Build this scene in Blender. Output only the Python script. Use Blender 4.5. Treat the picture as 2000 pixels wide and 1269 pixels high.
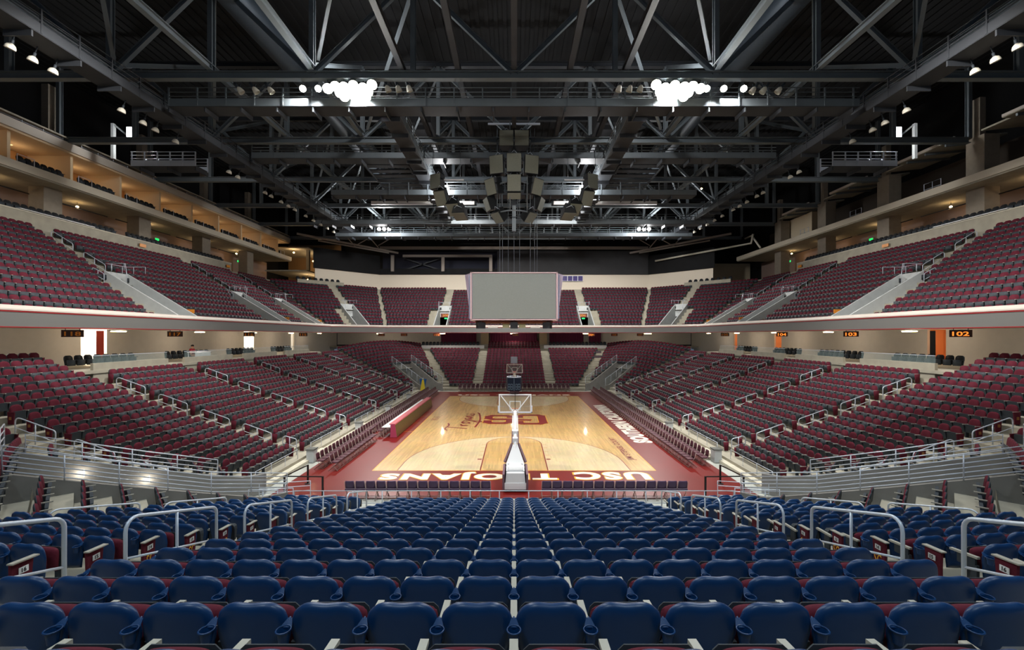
import bpy, bmesh, math, random
import numpy as np
from mathutils import Vector, Matrix
random.seed(7)
PI = math.pi
C = bpy.context.scene.collection
SC = bpy.context.scene
for o in list(bpy.data.objects):
    bpy.data.objects.remove(o)

# ------------------------------------------------------------------ camera
FPX = 849.0
CAMZ = 7.3
cd = bpy.data.cameras.new('camera')
cam = bpy.data.objects.new('camera', cd); C.objects.link(cam)
cam.location = (0, 0, CAMZ); cam.rotation_euler = (PI/2, 0, 0)
cd.sensor_width = 36.0; cd.lens = 36.0*FPX/2000.0
cd.shift_x = -0.002; cd.shift_y = 20.5/2000.0
cd.clip_start = 0.1; cd.clip_end = 400
SC.camera = cam
# ------------------------------------------------------------------ world, exposure
w = bpy.data.worlds.new('world'); SC.world = w; w.use_nodes = True
w.node_tree.nodes['Background'].inputs[0].default_value = (0.55, 0.7, 1.0, 1)
w.node_tree.nodes['Background'].inputs[1].default_value = 0.12
SC.view_settings.view_transform = 'Standard'
SC.view_settings.look = 'None'
SC.view_settings.gamma = 1.0
SC.view_settings.use_curve_mapping = False
SC.view_settings.exposure = 0.0
SC.cycles.max_bounces = 6
SC.cycles.diffuse_bounces = 3
SC.cycles.glossy_bounces = 3
SC.cycles.transmission_bounces = 4
SC.cycles.transparent_max_bounces = 12
SC.cycles.use_denoising = True
SC.cycles.sample_clamp_indirect = 4.0
SC.cycles.use_light_tree = True

def spot(loc, aim, power, size=70, blend=0.6, col=(1, 0.97, 0.92), r=0.35):
    l = bpy.data.lights.new('flood_beam', 'SPOT'); l.energy = power; l.color = col
    l.spot_size = math.radians(size); l.spot_blend = blend; l.shadow_soft_size = r
    o = bpy.data.objects.new('flood_beam', l); C.objects.link(o); o.location = loc
    d = Vector(aim)-Vector(loc); o.rotation_euler = d.to_track_quat('-Z', 'Y').to_euler()
    return o
def point(loc, power, col=(1, 1, 1), r=0.2):
    l = bpy.data.lights.new('lamp_glow', 'POINT'); l.energy = power; l.color = col; l.shadow_soft_size = r
    o = bpy.data.objects.new('lamp_glow', l); C.objects.link(o); o.location = loc
    return o

# the floods: groups of lamps hung under the catwalks
LK = 0.62
for sx in (-1, 1):
    # near group (seen, burning) and the groups beyond it
    spot((sx*10.5, 28.6, 23.2), (sx*2, 34, 0), 25000*LK, 80)
    spot((sx*10.5, 28.9, 23.2), (sx*4, 46, 0), 22000*LK, 80)
    spot((sx*12.8, 28.4, 23.2), (sx*22, 26, 2), 13000*LK, 80)
    spot((sx*13.8, 29.0, 23.2), (sx*30, 34, 9), 20000*LK, 85)
    spot((sx*18.4, 61.4, 22.2), (sx*3, 42, 0), 16000*LK, 80)
    spot((sx*18.4, 61.0, 22.2), (sx*28, 48, 8), 16000*LK, 90)
    spot((sx*7.0, 43.2, 22.2), (sx*9, 62, 3), 54000*LK, 90)
    spot((sx*7.0, 43.6, 22.2), (sx*14, 72, 10), 34000*LK, 90)
    # groups added over the near end, out of view, to brighten seats and scoreboard
    spot((sx*12.0, 17.0, 23.0), (sx*6, 24, 0), 12000*LK, 75)
    spot((sx*9.0, 12.0, 23.0), (sx*5, 12, 3), 5200*LK, 85, col=(0.75, 0.88, 1.0))
    spot((sx*14.0, 12.5, 23.0), (sx*15, 19, 1), 4500*LK, 80, col=(0.85, 0.94, 1.0))
    spot((sx*16.0, 20.0, 23.5), (sx*31, 27, 10), 15000*LK, 80)
    spot((sx*6.0, -3.0, 20.5), (sx*3, 6, 3), 7600*LK, 80, col=(0.70, 0.90, 1.0))
    spot((sx*5.0, 9.0, 22.5), (sx*1.0, 35, 9), 9000*LK, 60)
# lamps' own spill on the steel around them
for sx in (-1, 1):
    point((sx*10.5, 28.0, 22.9), 2600, r=0.4)
    point((sx*10.5, 30.0, 26.5), 900, r=0.4)
    point((sx*18.4, 60.4, 21.7), 2600, r=0.4)
    point((sx*7.0, 42.2, 21.7), 900, r=0.3)
    point((sx*33.0, 37.6, 24.6), 500, r=0.3)
    for k in range(7):            # tubes under the deck edge
        point((sx*28.2, 15.0+8.0*k, 7.45), 75, (1.0, 0.94, 0.86), 0.2)
for x in (-11.0, 11.0): point((x, 66.9, 7.45), 150, (1.0, 0.94, 0.88), 0.16)
for x in (-22.0, 0.0, 22.0): point((x, 71.5, 7.45), 110, (1.0, 0.95, 0.9), 0.5)  # added to brighten the far wall and curtains

# ------------------------------------------------------------------ helpers
def lin(c):
    return tuple(((v/255)/12.92 if v/255 <= 0.04045 else ((v/255+0.055)/1.055)**2.4) for v in c)
MATS = {}
def mat(name, rgb, rough=0.5, metal=0.0, spec=0.5, noise=0.0, scale=3.0, bump=0.0, emit=None, es=0.0, coat=0.0, alpha=1.0, trans=0.0):
    if name in MATS: return MATS[name]
    m = bpy.data.materials.new(name); m.use_nodes = True
    nt = m.node_tree; b = nt.nodes['Principled BSDF']
    c = lin(rgb)
    b.inputs['Base Color'].default_value = (*c, 1)
    b.inputs['Roughness'].default_value = rough
    b.inputs['Metallic'].default_value = metal
    b.inputs['Specular IOR Level'].default_value = spec
    b.inputs['Coat Weight'].default_value = coat
    b.inputs['Coat Roughness'].default_value = 0.12
    b.inputs['Alpha'].default_value = alpha
    b.inputs['Transmission Weight'].default_value = trans
    if emit:
        b.inputs['Emission Color'].default_value = (*lin(emit), 1); b.inputs['Emission Strength'].default_value = es
    if noise > 0 or bump > 0:
        tc = nt.nodes.new('ShaderNodeTexCoord')
        n = nt.nodes.new('ShaderNodeTexNoise'); n.inputs['Scale'].default_value = scale; n.inputs['Detail'].default_value = 6
        nt.links.new(tc.outputs['Object'], n.inputs['Vector'])
        if noise > 0:
            r = nt.nodes.new('ShaderNodeValToRGB')
            r.color_ramp.elements[0].position = 0.3; r.color_ramp.elements[1].position = 0.7
            r.color_ramp.elements[0].color = (*[v*(1-noise) for v in c], 1)
            r.color_ramp.elements[1].color = (*[min(1, v*(1+noise)) for v in c], 1)
            nt.links.new(n.outputs['Fac'], r.inputs['Fac']); nt.links.new(r.outputs['Color'], b.inputs['Base Color'])
        if bump > 0:
            bp = nt.nodes.new('ShaderNodeBump'); bp.inputs['Strength'].default_value = bump; bp.inputs['Distance'].default_value = 0.02
            nt.links.new(n.outputs['Fac'], bp.inputs['Height']); nt.links.new(bp.outputs['Normal'], b.inputs['Normal'])
    MATS[name] = m
    return m
def wood(name, rgb, k=0.16):
    m = bpy.data.materials.new(name); m.use_nodes = True
    nt = m.node_tree; b = nt.nodes['Principled BSDF']; c = lin(rgb)
    tc = nt.nodes.new('ShaderNodeTexCoord')
    mp = nt.nodes.new('ShaderNodeMapping'); mp.inputs['Rotation'].default_value = (0, 0, PI/2)
    br = nt.nodes.new('ShaderNodeTexBrick')
    br.inputs['Scale'].default_value = 1.0; br.inputs['Brick Width'].default_value = 1.4; br.inputs['Row Height'].default_value = 0.09
    br.inputs['Mortar Size'].default_value = 0.0025; br.inputs['Bias'].default_value = 0.0
    br.inputs['Color1'].default_value = (*[v*(1-k) for v in c], 1); br.inputs['Color2'].default_value = (*[min(1, v*(1+k)) for v in c], 1)
    br.inputs['Mortar'].default_value = (*[v*0.6 for v in c], 1)
    nz = nt.nodes.new('ShaderNodeTexNoise'); nz.inputs['Scale'].default_value = 1.2; nz.inputs['Detail'].default_value = 8
    mx = nt.nodes.new('ShaderNodeMix'); mx.data_type = 'RGBA'; mx.blend_type = 'MULTIPLY'; mx.inputs[0].default_value = 0.25
    nt.links.new(tc.outputs['Object'], mp.inputs['Vector']); nt.links.new(mp.outputs['Vector'], br.inputs['Vector'])
    nt.links.new(tc.outputs['Object'], nz.inputs['Vector'])
    nt.links.new(br.outputs['Color'], mx.inputs[6]); nt.links.new(nz.outputs['Color'], mx.inputs[7])
    nt.links.new(mx.outputs[2], b.inputs['Base Color'])
    b.inputs['Roughness'].default_value = 0.32; b.inputs['Coat Weight'].default_value = 0.6; b.inputs['Coat Roughness'].default_value = 0.05
    MATS[name] = m
    return m

class MB:
    def __init__(s): s.v = []; s.f = []; s.m = []; s.sm = []
    def add(s, vs, fs, mi=0, smooth=False):
        n = len(s.v); s.v.extend([tuple(p) for p in vs])
        for f in fs: s.f.append(tuple(i+n for i in f)); s.m.append(mi); s.sm.append(smooth)
        return s
    def box(s, c, d, mi=0, rz=0.0, rx=0.0, M=None):
        hx, hy, hz = d[0]/2, d[1]/2, d[2]/2
        pts = [Vector((sx*hx, sy*hy, sz*hz)) for sz in (-1, 1) for sy in (-1, 1) for sx in (-1, 1)]
        R = M if M is not None else (Matrix.Rotation(rz, 3, 'Z') @ Matrix.Rotation(rx, 3, 'X'))
        pts = [R @ p + Vector(c) for p in pts]
        return s.add(pts, [(0, 2, 3, 1), (4, 5, 7, 6), (0, 1, 5, 4), (2, 6, 7, 3), (0, 4, 6, 2), (1, 3, 7, 5)], mi)
    def bar(s, p, q, w, h=None, mi=0):
        p = Vector(p); q = Vector(q); h = h or w; d = q-p; L = d.length
        if L < 1e-6: return s
        z = d.normalized(); up = Vector((0, 0, 1)) if abs(z.z) < 0.95 else Vector((0, 1, 0))
        x = z.cross(up).normalized(); y = x.cross(z)
        M = Matrix((x, z, y)).transposed()
        return s.box((p+q)/2, (w, L, h), mi, M=M)
    def ibeam(s, p, q, w, h, t=0.05, mi=0):
        p = Vector(p); q = Vector(q); z = (q-p).normalized(); up = Vector((0, 0, 1)) if abs(z.z) < 0.95 else Vector((0, 1, 0))
        x = z.cross(up).normalized(); y = x.cross(z)
        s.bar(p+y*(h/2), q+y*(h/2), w, t, mi); s.bar(p-y*(h/2), q-y*(h/2), w, t, mi); s.bar(p, q, t, h, mi)
        return s
    def tube(s, pts, r, n=6, mi=0, smooth=True, closed=False):
        pts = [Vector(p) for p in pts]; N = len(pts)
        rings = []; prev = None
        for i, p in enumerate(pts):
            if closed: t = (pts[(i+1) % N]-pts[i-1])
            elif i == 0: t = pts[1]-pts[0]
            elif i == N-1: t = pts[-1]-pts[-2]
            else: t = (pts[i+1]-p).normalized()+(p-pts[i-1]).normalized()
            t.normalize()
            if prev is None:
                a = Vector((0, 0, 1)) if abs(t.z) < 0.9 else Vector((1, 0, 0)); x = t.cross(a).normalized()
            else:
                x = prev-t*prev.dot(t); x = x.normalized() if x.length > 1e-6 else t.orthogonal().normalized()
            prev = x; y = t.cross(x)
            rr = r[i] if isinstance(r, (list, tuple)) else r
            rings.append([p+(x*math.cos(2*PI*k/n)+y*math.sin(2*PI*k/n))*rr for k in range(n)])
        vs = [v for rg in rings for v in rg]; fs = []
        for i in range(N-1 if not closed else N):
            j = (i+1) % N
            for k in range(n): fs.append((i*n+k, i*n+(k+1) % n, j*n+(k+1) % n, j*n+k))
        if not closed: fs.append(tuple(range(n))[::-1]); fs.append(tuple((N-1)*n+k for k in range(n)))
        return s.add(vs, fs, mi, smooth)
    def lathe(s, c, prof, n=16, mi=0, smooth=True, M=None):
        vs = []; fs = []; c = Vector(c)
        for r, z in prof:
            for k in range(n):
                p = Vector((r*math.cos(2*PI*k/n), r*math.sin(2*PI*k/n), z))
                vs.append((M @ p if M is not None else p)+c)
        for i in range(len(prof)-1):
            for k in range(n): fs.append((i*n+k, i*n+(k+1) % n, (i+1)*n+(k+1) % n, (i+1)*n+k))
        return s.add(vs, fs, mi, smooth)
    def quad(s, a, b, c, d, mi=0): return s.add([a, b, c, d], [(0, 1, 2, 3)], mi)
    def prism(s, poly, z0, z1, mi=0, top=None):
        n = len(poly); vs = [(x, y, z0) for x, y in poly]+[(x, y, z1) for x, y in poly]
        s.add(vs, [tuple(range(n))[::-1]] + [(i, (i+1) % n, n+(i+1) % n, n+i) for i in range(n)], mi)
        s.add([(x, y, z1) for x, y in poly], [tuple(range(n))], mi if top is None else top)
        return s
    def extr(s, poly, vec, mi=0):     # planar polygon (3-D points) pushed along vec
        n = len(poly); vec = Vector(vec); a = [Vector(p) for p in poly]; b = [p+vec for p in a]
        return s.add(a+b, [tuple(range(n))[::-1], tuple(range(n, 2*n))]+[(i, (i+1) % n, n+(i+1) % n, n+i) for i in range(n)], mi)
    def mesh(s, name, mats):
        me = bpy.data.meshes.new(name); me.from_pydata(s.v, [], s.f)
        for m in (mats if isinstance(mats, (list, tuple)) else [mats]): me.materials.append(m)
        me.polygons.foreach_set('material_index', s.m); me.polygons.foreach_set('use_smooth', s.sm); me.update()
        return me
    def build(s, name, mats, parent=None, loc=None, rz=None):
        o = bpy.data.objects.new(name, s.mesh(name, mats)); C.objects.link(o)
        if parent is not None: o.parent = parent
        if loc is not None: o.location = loc
        if rz is not None: o.rotation_euler = (0, 0, rz)
        return o
def tag(o, label=None, cat=None, group=None, kind=None):
    if label: o['label'] = label
    if cat: o['category'] = cat
    if group: o['group'] = group
    if kind: o['kind'] = kind
    return o
def struct(mb, name, mats):
    return tag(mb.build(name, mats), kind='structure')
def empty(name, loc=(0, 0, 0), rz=0.0):
    o = bpy.data.objects.new(name, None); o.empty_display_size = 0.1; C.objects.link(o); o.location = loc; o.rotation_euler = (0, 0, rz); return o
KIDS = {}
def kids(o):
    return KIDS.get(o.name) or list(o.children)
def dup(root, loc, rz=0.0, label=None, group=None, scale=None):
    r = root.copy(); C.objects.link(r); r.location = loc; r.rotation_euler = (0, 0, rz)
    if scale: r.scale = scale
    if label: r['label'] = label
    if group: r['group'] = group
    for ch in kids(root):
        c = ch.copy(); C.objects.link(c); c.parent = r
        for g in kids(ch):
            d = g.copy(); C.objects.link(d); d.parent = c
    return r
def freeze(root):
    KIDS[root.name] = list(root.children)
    for c in root.children: KIDS[c.name] = list(c.children)
def ordn(n):
    return '%d%s' % (n, 'th' if 10 <= n % 100 <= 20 else {1: 'st', 2: 'nd', 3: 'rd'}.get(n % 10, 'th'))
def text_mesh(s, size=1.0, bold=0.0, ext=0.002, shear=0.0, sx=1.0, spacing=1.0):
    cu = bpy.data.curves.new('lettering', 'FONT'); cu.body = s; cu.size = size; cu.offset = bold; cu.extrude = ext
    cu.shear = shear; cu.align_x = 'CENTER'; cu.align_y = 'CENTER'; cu.resolution_u = 4; cu.space_character = spacing
    o = bpy.data.objects.new('tmp_text', cu); C.objects.link(o)
    dg = bpy.context.evaluated_depsgraph_get(); me = bpy.data.meshes.new_from_object(o.evaluated_get(dg))
    bpy.data.objects.remove(o); bpy.data.curves.remove(cu)
    co = np.empty(len(me.vertices)*3, dtype=np.float32); me.vertices.foreach_get('co', co)
    co = co.reshape(-1, 3); co[:, 0] *= sx; me.vertices.foreach_set('co', co.ravel()); me.update()
    return me
def text(s, M, mt, parent=None, name='lettering', fit=None, **k):
    me = text_mesh(s, **k)
    if fit:      # (width, height): stretch the word to the size it has in the place
        co = np.empty(len(me.vertices)*3, dtype=np.float32); me.vertices.foreach_get('co', co); co = co.reshape(-1, 3)
        for ax in (0, 1):
            lo, hi = co[:, ax].min(), co[:, ax].max()
            co[:, ax] = (co[:, ax]-(lo+hi)/2)*fit[ax]/(hi-lo)
        me.vertices.foreach_set('co', co.ravel()); me.update()
    me.materials.clear(); me.materials.append(mt)
    o = bpy.data.objects.new(name, me); C.objects.link(o)
    if parent is not None: o.parent = parent
    o.matrix_local = M
    return o
def px(X, Y, Z): return (1004+FPX*X/Y, 655+FPX*(CAMZ-Z)/Y)

# ------------------------------------------------------------------ materials
M_conc = mat('concrete', (164, 158, 142), 0.85, noise=0.10, scale=1.5, bump=0.1)
M_step = mat('concrete_steps', (196, 190, 172), 0.8, noise=0.10, scale=2.5)
M_walk = mat('floor_concrete', (176, 178, 170), 0.6, noise=0.08, scale=0.8)
M_wall = mat('painted_block_wall', (205, 198, 186), 0.85, noise=0.03, scale=2)
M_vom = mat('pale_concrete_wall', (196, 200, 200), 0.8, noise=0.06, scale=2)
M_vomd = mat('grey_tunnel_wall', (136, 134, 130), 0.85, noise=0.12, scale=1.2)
M_fasc = mat('grey_fascia_panel', (112, 112, 110), 0.45)
M_cap = mat('white_fascia_cap', (204, 194, 184), 0.5)
M_red = mat('cardinal_stripe', (140, 20, 26), 0.4)
M_blue = mat('blue_plastic', (4, 51, 96), 0.38, spec=0.5, noise=0.05, scale=6)
M_mar = mat('maroon_fabric', (88, 27, 41), 0.9, spec=0.2, noise=0.12, scale=40)
M_char = mat('charcoal_plastic', (52, 58, 64), 0.6, spec=0.3)
M_arm = mat('grey_armrest', (168, 164, 152), 0.5)
M_emb = mat('gold_emblem', (150, 100, 50), 0.6)
M_black = mat('black_steel', (14, 15, 17), 0.5)
M_blk = mat('black_fabric', (20, 21, 24), 0.8)
M_alu = mat('brushed_aluminium', (206, 214, 226), 0.3, metal=0.15)
M_glass = mat('clear_glass', (190, 215, 215), 0.1, alpha=0.09, spec=0.5)
M_steel = mat('roof_steel', (106, 114, 119), 0.5, metal=0.2, noise=0.08, scale=0.7)
M_steeld = mat('dark_roof_steel', (54, 57, 62), 0.6, metal=0.2, noise=0.1, scale=0.5)
M_deck = mat('dark_roof_deck', (17, 18, 20), 0.9)
M_dark = mat('black_drape', (20, 20, 22), 0.95, noise=0.2, scale=1)
M_dgrey = mat('dark_grey_panel', (52, 52, 54), 0.9, noise=0.08, scale=0.8)
M_cream = mat('cream_wall', (222, 206, 176), 0.85)
M_warm = mat('warm_suite_wall', (196, 146, 92), 0.8)
M_brown = mat('brown_wall', (104, 84, 72), 0.85, noise=0.06)
M_white = mat('white_paint', (232, 232, 232), 0.4)
M_gold = mat('gold_paint', (232, 170, 40), 0.45, coat=0.4)
M_wpaint = mat('white_floor_paint', (240, 232, 215), 0.4, coat=0.5)
M_apron = mat('cardinal_floor_paint', (112, 14, 9), 0.38, coat=0.25, noise=0.06, scale=0.6)
M_dred = mat('dark_red_line', (122, 26, 30), 0.4, coat=0.2)
M_sign = mat('brown_sign', (110, 52, 34), 0.5)
M_orange = mat('orange_sign', (226, 140, 40), 0.5)
M_amber = mat('amber_digits', (255, 150, 60), 0.5, emit=(255, 140, 50), es=1.2)
M_green = mat('exit_green', (40, 220, 110), 0.5, emit=(30, 230, 110), es=1.2)
M_lamp = mat('burning_lamp', (255, 255, 255), 0.5, emit=(255, 252, 240), es=120)
M_lampw = mat('warm_lamp', (255, 230, 190), 0.5, emit=(255, 205, 130), es=30)
M_off = mat('white_reflector', (214, 208, 192), 0.5)
M_curt = mat('maroon_curtain', (92, 16, 52), 0.85)
M_rcurt = mat('red_curtain', (150, 50, 36), 0.85)
M_led = mat('grey_led_screen', (128, 134, 132), 0.55, noise=0.03, scale=8)
M_pink = mat('scoreboard_frame', (206, 178, 184), 0.4)
M_lav = mat('scoreboard_wing', (214, 200, 226), 0.4)
M_gpl = mat('grey_speaker_grille', (110, 112, 100), 0.7, noise=0.05, scale=9)
M_plum = mat('plum_vinyl', (76, 34, 46), 0.55)
M_pvin = mat('purple_grey_vinyl', (74, 52, 84), 0.55)
M_beige = mat('beige_frame', (168, 150, 142), 0.45, metal=0.2)
W_court = wood('maple_court', (216, 176, 112))
W_light = wood('pale_maple', (226, 204, 160), 0.08)

# ------------------------------------------------------------------ the lower bowl: one set of rows round the floor
YF = 75.4                                  # the far end mirrors the near one: y -> YF - y
def zn(m): return 0.134+0.257*m+0.0015*m*m                     # tread heights, near end
def zf(m): return 0.32+0.30*m+0.0015*m*m                       # far end
def zs(m): return 0.32+0.235*m+0.004*m*m if m > 0 else 0.32+0.2*m   # sides
def row_pts(m, far):
    """corner points (a, y, z) of row m for the end 'far' : middle of end, end corner, side corner"""
    e = (0.0, 17-0.875*m); c1 = (9.5+0.36*m, 17-0.875*m); c2 = (12.9+0.82*m, 20.4-0.41*m)
    z = zf(m) if far else zn(m)
    f = (lambda p: (p[0], YF-p[1])) if far else (lambda p: p)
    return (*f(e), z), (*f(c1), z), (*f(c2), zs(m))
VR0, VR1, VM = 19.4, 22.5, 8              # vomitory between these radii, below row VM
def diag_pt(m, r, far):
    """point on the 45 degree stretch of row m at distance r along it"""
    _, c1, c2 = row_pts(m, False)
    r1 = (c1[0]+c1[1])/math.sqrt(2); r2 = (c2[0]+c2[1])/math.sqrt(2)
    t = (r-r1)/(r2-r1)
    a = c1[0]+(c2[0]-c1[0])*t; y = c1[1]+(c2[1]-c1[1])*t
    z1 = zf(m) if far else zn(m); z = z1+(zs(m)-z1)*t
    if 0 < t < 1: z += 0.05*max(0, m)*math.sin(PI*t)
    return (a, YF-y if far else y, z), r1, r2

# terraces
def strip(mb, A0, B0, A1, B1, z0a, z0b, z1a, z1b, flip):
    """tread from front edge A0-B0 to back edge A1-B1 at z0, riser up to z1"""
    P = [(A0[0], A0[1], z0a), (B0[0], B0[1], z0b), (B1[0], B1[1], z0b), (A1[0], A1[1], z0a)]
    R = [(A1[0], A1[1], z0a), (B1[0], B1[1], z0b), (B1[0], B1[1], z1b), (A1[0], A1[1], z1a)]
    for q in (P, R):
        mb.quad(*(q if not flip else q[::-1]))
def build_terrace():
    for sx in (-1, 1):
        for far in (False, True):
            mb = MB(); S = lambda p: (sx*p[0], p[1])
            flip = (sx > 0) == far
            nend = 17 if far else 19
            for m in range(18):
                f0 = row_pts(m-0.78, far); b0 = row_pts(m+0.22, far)
                k = row_pts(m, far); k2 = row_pts(m+1, far)
                if m == 0: f0 = row_pts(-0.95, far)
                if m < nend:
                    strip(mb, S(f0[0]), S(f0[1]), S(b0[0]), S(b0[1]), k[0][2], k[1][2], k2[0][2], k2[1][2], flip)
                # diagonal, leaving the vomitory open
                def dp(mm, r): return S(diag_pt(mm, r, far)[0])
                _, r1f, r2f = diag_pt(m-0.78 if m else -0.95, 0, far); _, r1b, r2b = diag_pt(m+0.22, 0, far)
                mf = m-0.78 if m else -0.95
                def seg(ra, rb, ra2, rb2):
                    za = diag_pt(m, max(ra, 0), far)[0][2]; zb = diag_pt(m, rb, far)[0][2]
                    za2 = diag_pt(m+1, ra2, far)[0][2]; zb2 = diag_pt(m+1, rb2, far)[0][2]
                    strip(mb, dp(mf, ra), dp(mf, rb), dp(m+0.22, ra2), dp(m+0.22, rb2), za, zb, za2, zb2, flip)
                if m < VM:
                    seg(r1f, VR0, r1b, VR0)
                    if r2f > VR1: seg(VR1, r2f, VR1, r2b)
                elif m < 16:
                    seg(r1f, r2f, r1b, r2b)
                # side, to the middle
                ymid = 24.8 if (m >= 15) else 37.7
                if m < 15 or not far:
                    strip(mb, S(f0[2]), (sx*f0[2][0], ymid), S(b0[2]), (sx*b0[2][0], ymid), k[2][2], k[2][2], k2[2][2], k2[2][2], flip)
            # front wall of the stand
            f0 = row_pts(-0.95, far); fz = row_pts(0, far)
            q = [S(f0[0]), S(f0[1])]
            P = [(q[0][0], q[0][1], 0), (q[1][0], q[1][1], 0), (q[1][0], q[1][1], fz[1][2]), (q[0][0], q[0][1], fz[0][2])]
            mb.quad(*(P if not flip else P[::-1]))
            p1 = S(f0[1]); p2 = S(diag_pt(-0.95, VR0, far)[0]); p3 = S(diag_pt(-0.95, VR1, far)[0]); p4 = S(f0[2])
            for a, b in ((p1, p2), (p3, p4), (p4, (p4[0], 37.7))):
                P = [(a[0], a[1], 0), (b[0], b[1], 0), (b[0], b[1], fz[2][2]), (a[0], a[1], fz[2][2])]
                mb.quad(*(P if not flip else P[::-1]))
            struct(mb, 'floor_terrace_%s_%s' % ('far' if far else 'near', 'left' if sx < 0 else 'right'), M_conc)
build_terrace()

# vomitories through the corners: sloping parapets, end wall with an opening
VOM = []
for sx in (-1, 1):
    for far in (False, True):
        mb = MB(); S = lambda p, z: (sx*p[0], p[1], z)
        for r in (VR0, VR1):
            mlist = [-0.95+i*(VM+0.95)/8 for i in range(9)]
            for i in range(8):
                a = diag_pt(mlist[i], r, far)[0]; b = diag_pt(mlist[i+1], r, far)[0]
                za = diag_pt(max(0, mlist[i]), r, far)[0][2]+0.62; zb = diag_pt(mlist[i+1], r, far)[0][2]+0.62
                o = 0.14*(1 if r == VR0 else -1)/math.sqrt(2)
                off = Vector((sx*o, -o if far else o, 0))
                mb.extr([S(a, 0), S(b, 0), S(b, zb), S(a, za)], off)
        # end wall above the opening, with jambs
        A = diag_pt(VM, VR0, far)[0]; B = diag_pt(VM, VR1, far)[0]
        zt = max(A[2], B[2])+0.75
        def L(t, z): return (sx*(A[0]+(B[0]-A[0])*t), A[1]+(B[1]-A[1])*t, z)
        back = Vector((sx*0.14, (0.14 if far else -0.14), 0))
        mb.extr([L(0, 0), L(0.2, 0), L(0.2, 2.15), L(0, 2.15)], back)
        mb.extr([L(0.8, 0), L(1, 0), L(1, 2.15), L(0.8, 2.15)], back)
        mb.extr([L(0, 2.15), L(1, 2.15), L(1, zt), L(0, zt)], back)
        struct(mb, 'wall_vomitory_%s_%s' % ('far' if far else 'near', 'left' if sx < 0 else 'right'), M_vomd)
        # the passage behind the opening
        mb = MB()
        t0 = Vector((sx*2.6, 2.6 if far else -2.6, 0))
        for t in (0.1, 0.9):
            p = Vector(L(t, 0)); q = p+t0
            mb.quad(p, q, q+Vector((0, 0, 2.4)), p+Vector((0, 0, 2.4)))
        p = Vector(L(0.1, 0))+t0; q = Vector(L(0.9, 0))+t0
        mb.quad(p, q, q+Vector((0, 0, 2.4)), p+Vector((0, 0, 2.4)))
        mb.quad(Vector(L(0.1, 2.4)), Vector(L(0.9, 2.4)), q+Vector((0, 0, 2.4)), p+Vector((0, 0, 2.4)))
        struct(mb, 'wall_passage_%s_%s' % ('far' if far else 'near', 'left' if sx < 0 else 'right'), M_cream)
        VOM.append((sx, far, Vector(L(0.5, 2.1))+t0*0.35))

# ------------------------------------------------------------------ seats: where each one stands
SEATS = []          # (kind, x, y, z, th, stand, row, n)
PITCH = 0.53
def facing(fx, fy): return math.atan2(-fx, fy)
def fill(a, b, pitch=PITCH):
    n = int((b-a)/pitch+1e-6)
    if n < 1: return []
    s = (a+b)/2-(n-1)*pitch/2
    return [s+i*pitch for i in range(n)]
SIDE_AISLES = [18.1, 25.4, 32.7, 40.0, 47.3, 54.6]
AW = 0.56
for m in range(0, 18):           # near end, middle block
    for i in range(18):
        X = (i-8.5)*0.517
        side = 'left' if X < 0 else 'right'
        SEATS.append(('blue', X, 17-0.875*m, zn(m), 0.0, 'middle block', m, (9-i if i < 9 else i-8), side))
for sx in (-1, 1):
    sd = 'left' if sx < 0 else 'right'
    for m in range(0, 16):       # near end, outer blocks, turned a little
        for n, a in enumerate(fill(5.95, 9.5+0.22*m-0.25, 0.52)):
            th = math.radians(5)*sx
            SEATS.append(('blue', sx*a, 17-0.875*m+(a-5.2)*0.087, zn(m), th, sd+' block', m, n+1, sd))
    for far in (False, True):    # 45 degree corners
        for m in range(0, 16):
            _, r1, r2 = diag_pt(m, 0, far)
            spans = []
            if m < VM: spans = [(r1-0.75 if not far else r1+0.5, VR0-0.32), (VR1+0.36, r2-0.2)]
            else: spans = [(r1-0.35 if not far else r1+0.5, r2-0.3)]
            n = 0
            for a, b in spans:
                rs = [b-PITCH/2-q*PITCH for q in range(int((b-a)/PITCH))][::-1] if (m < VM and b < VR0) else fill(a, b)
                for r in rs:
                    p = diag_pt(m, r, far)[0]
                    if not far and p[1] < abs(p[0])/1.5: continue
                    f = (-sx, -1) if far else (-sx, 1)
                    n += 1
                    SEATS.append(('maroon', sx*p[0], p[1], p[2], facing(*f), '%s %s corner' % ('far' if far else 'near', sd), m, n, sd))
    for m in range(0, 18):       # sides
        X = 12.9+0.82*m; y0 = 20.4-0.41*m+0.2; y1 = YF-(20.4-0.41*m)-0.2
        cuts = [y0]+[v for a in SIDE_AISLES for v in (a-AW, a+AW)]+[y1]
        for i in range(0, len(cuts), 2):
            lo, hi = max(cuts[i], y0), min(cuts[i+1], y1)
            if m >= 15 and lo > 18: 
                if lo > 19.0: continue
            if m >= 15: hi = min(hi, 24.6)
            ys = fill(lo, hi)
            for n, y in enumerate(ys):
                e = 0
                if n == 0 and i > 0: e = -sx
                if n == len(ys)-1 and i//2 < 6: e = sx
                SEATS.append(('maroon', sx*X, y, zs(m), facing(-sx, 0), '%s stand, %s section' % (sd, ordn(i//2+1)), m, n+1, sd, e))
    for m in range(0, 14):       # far end wings
        for n, a in enumerate(fill(5.45, 9.5+0.36*m-0.75)):
            SEATS.append(('maroon', sx*a, YF-(17-0.875*m), zf(m), PI, 'far end %s wing' % sd, m, n+1, sd))
for m in range(0, 17):           # far end middle
    for i in range(16):
        X = (i-7.5)*PITCH
        SEATS.append(('maroon', X, YF-(17-0.875*m), zf(m), PI, 'far end middle block', m, i+1, 'far'))
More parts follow.
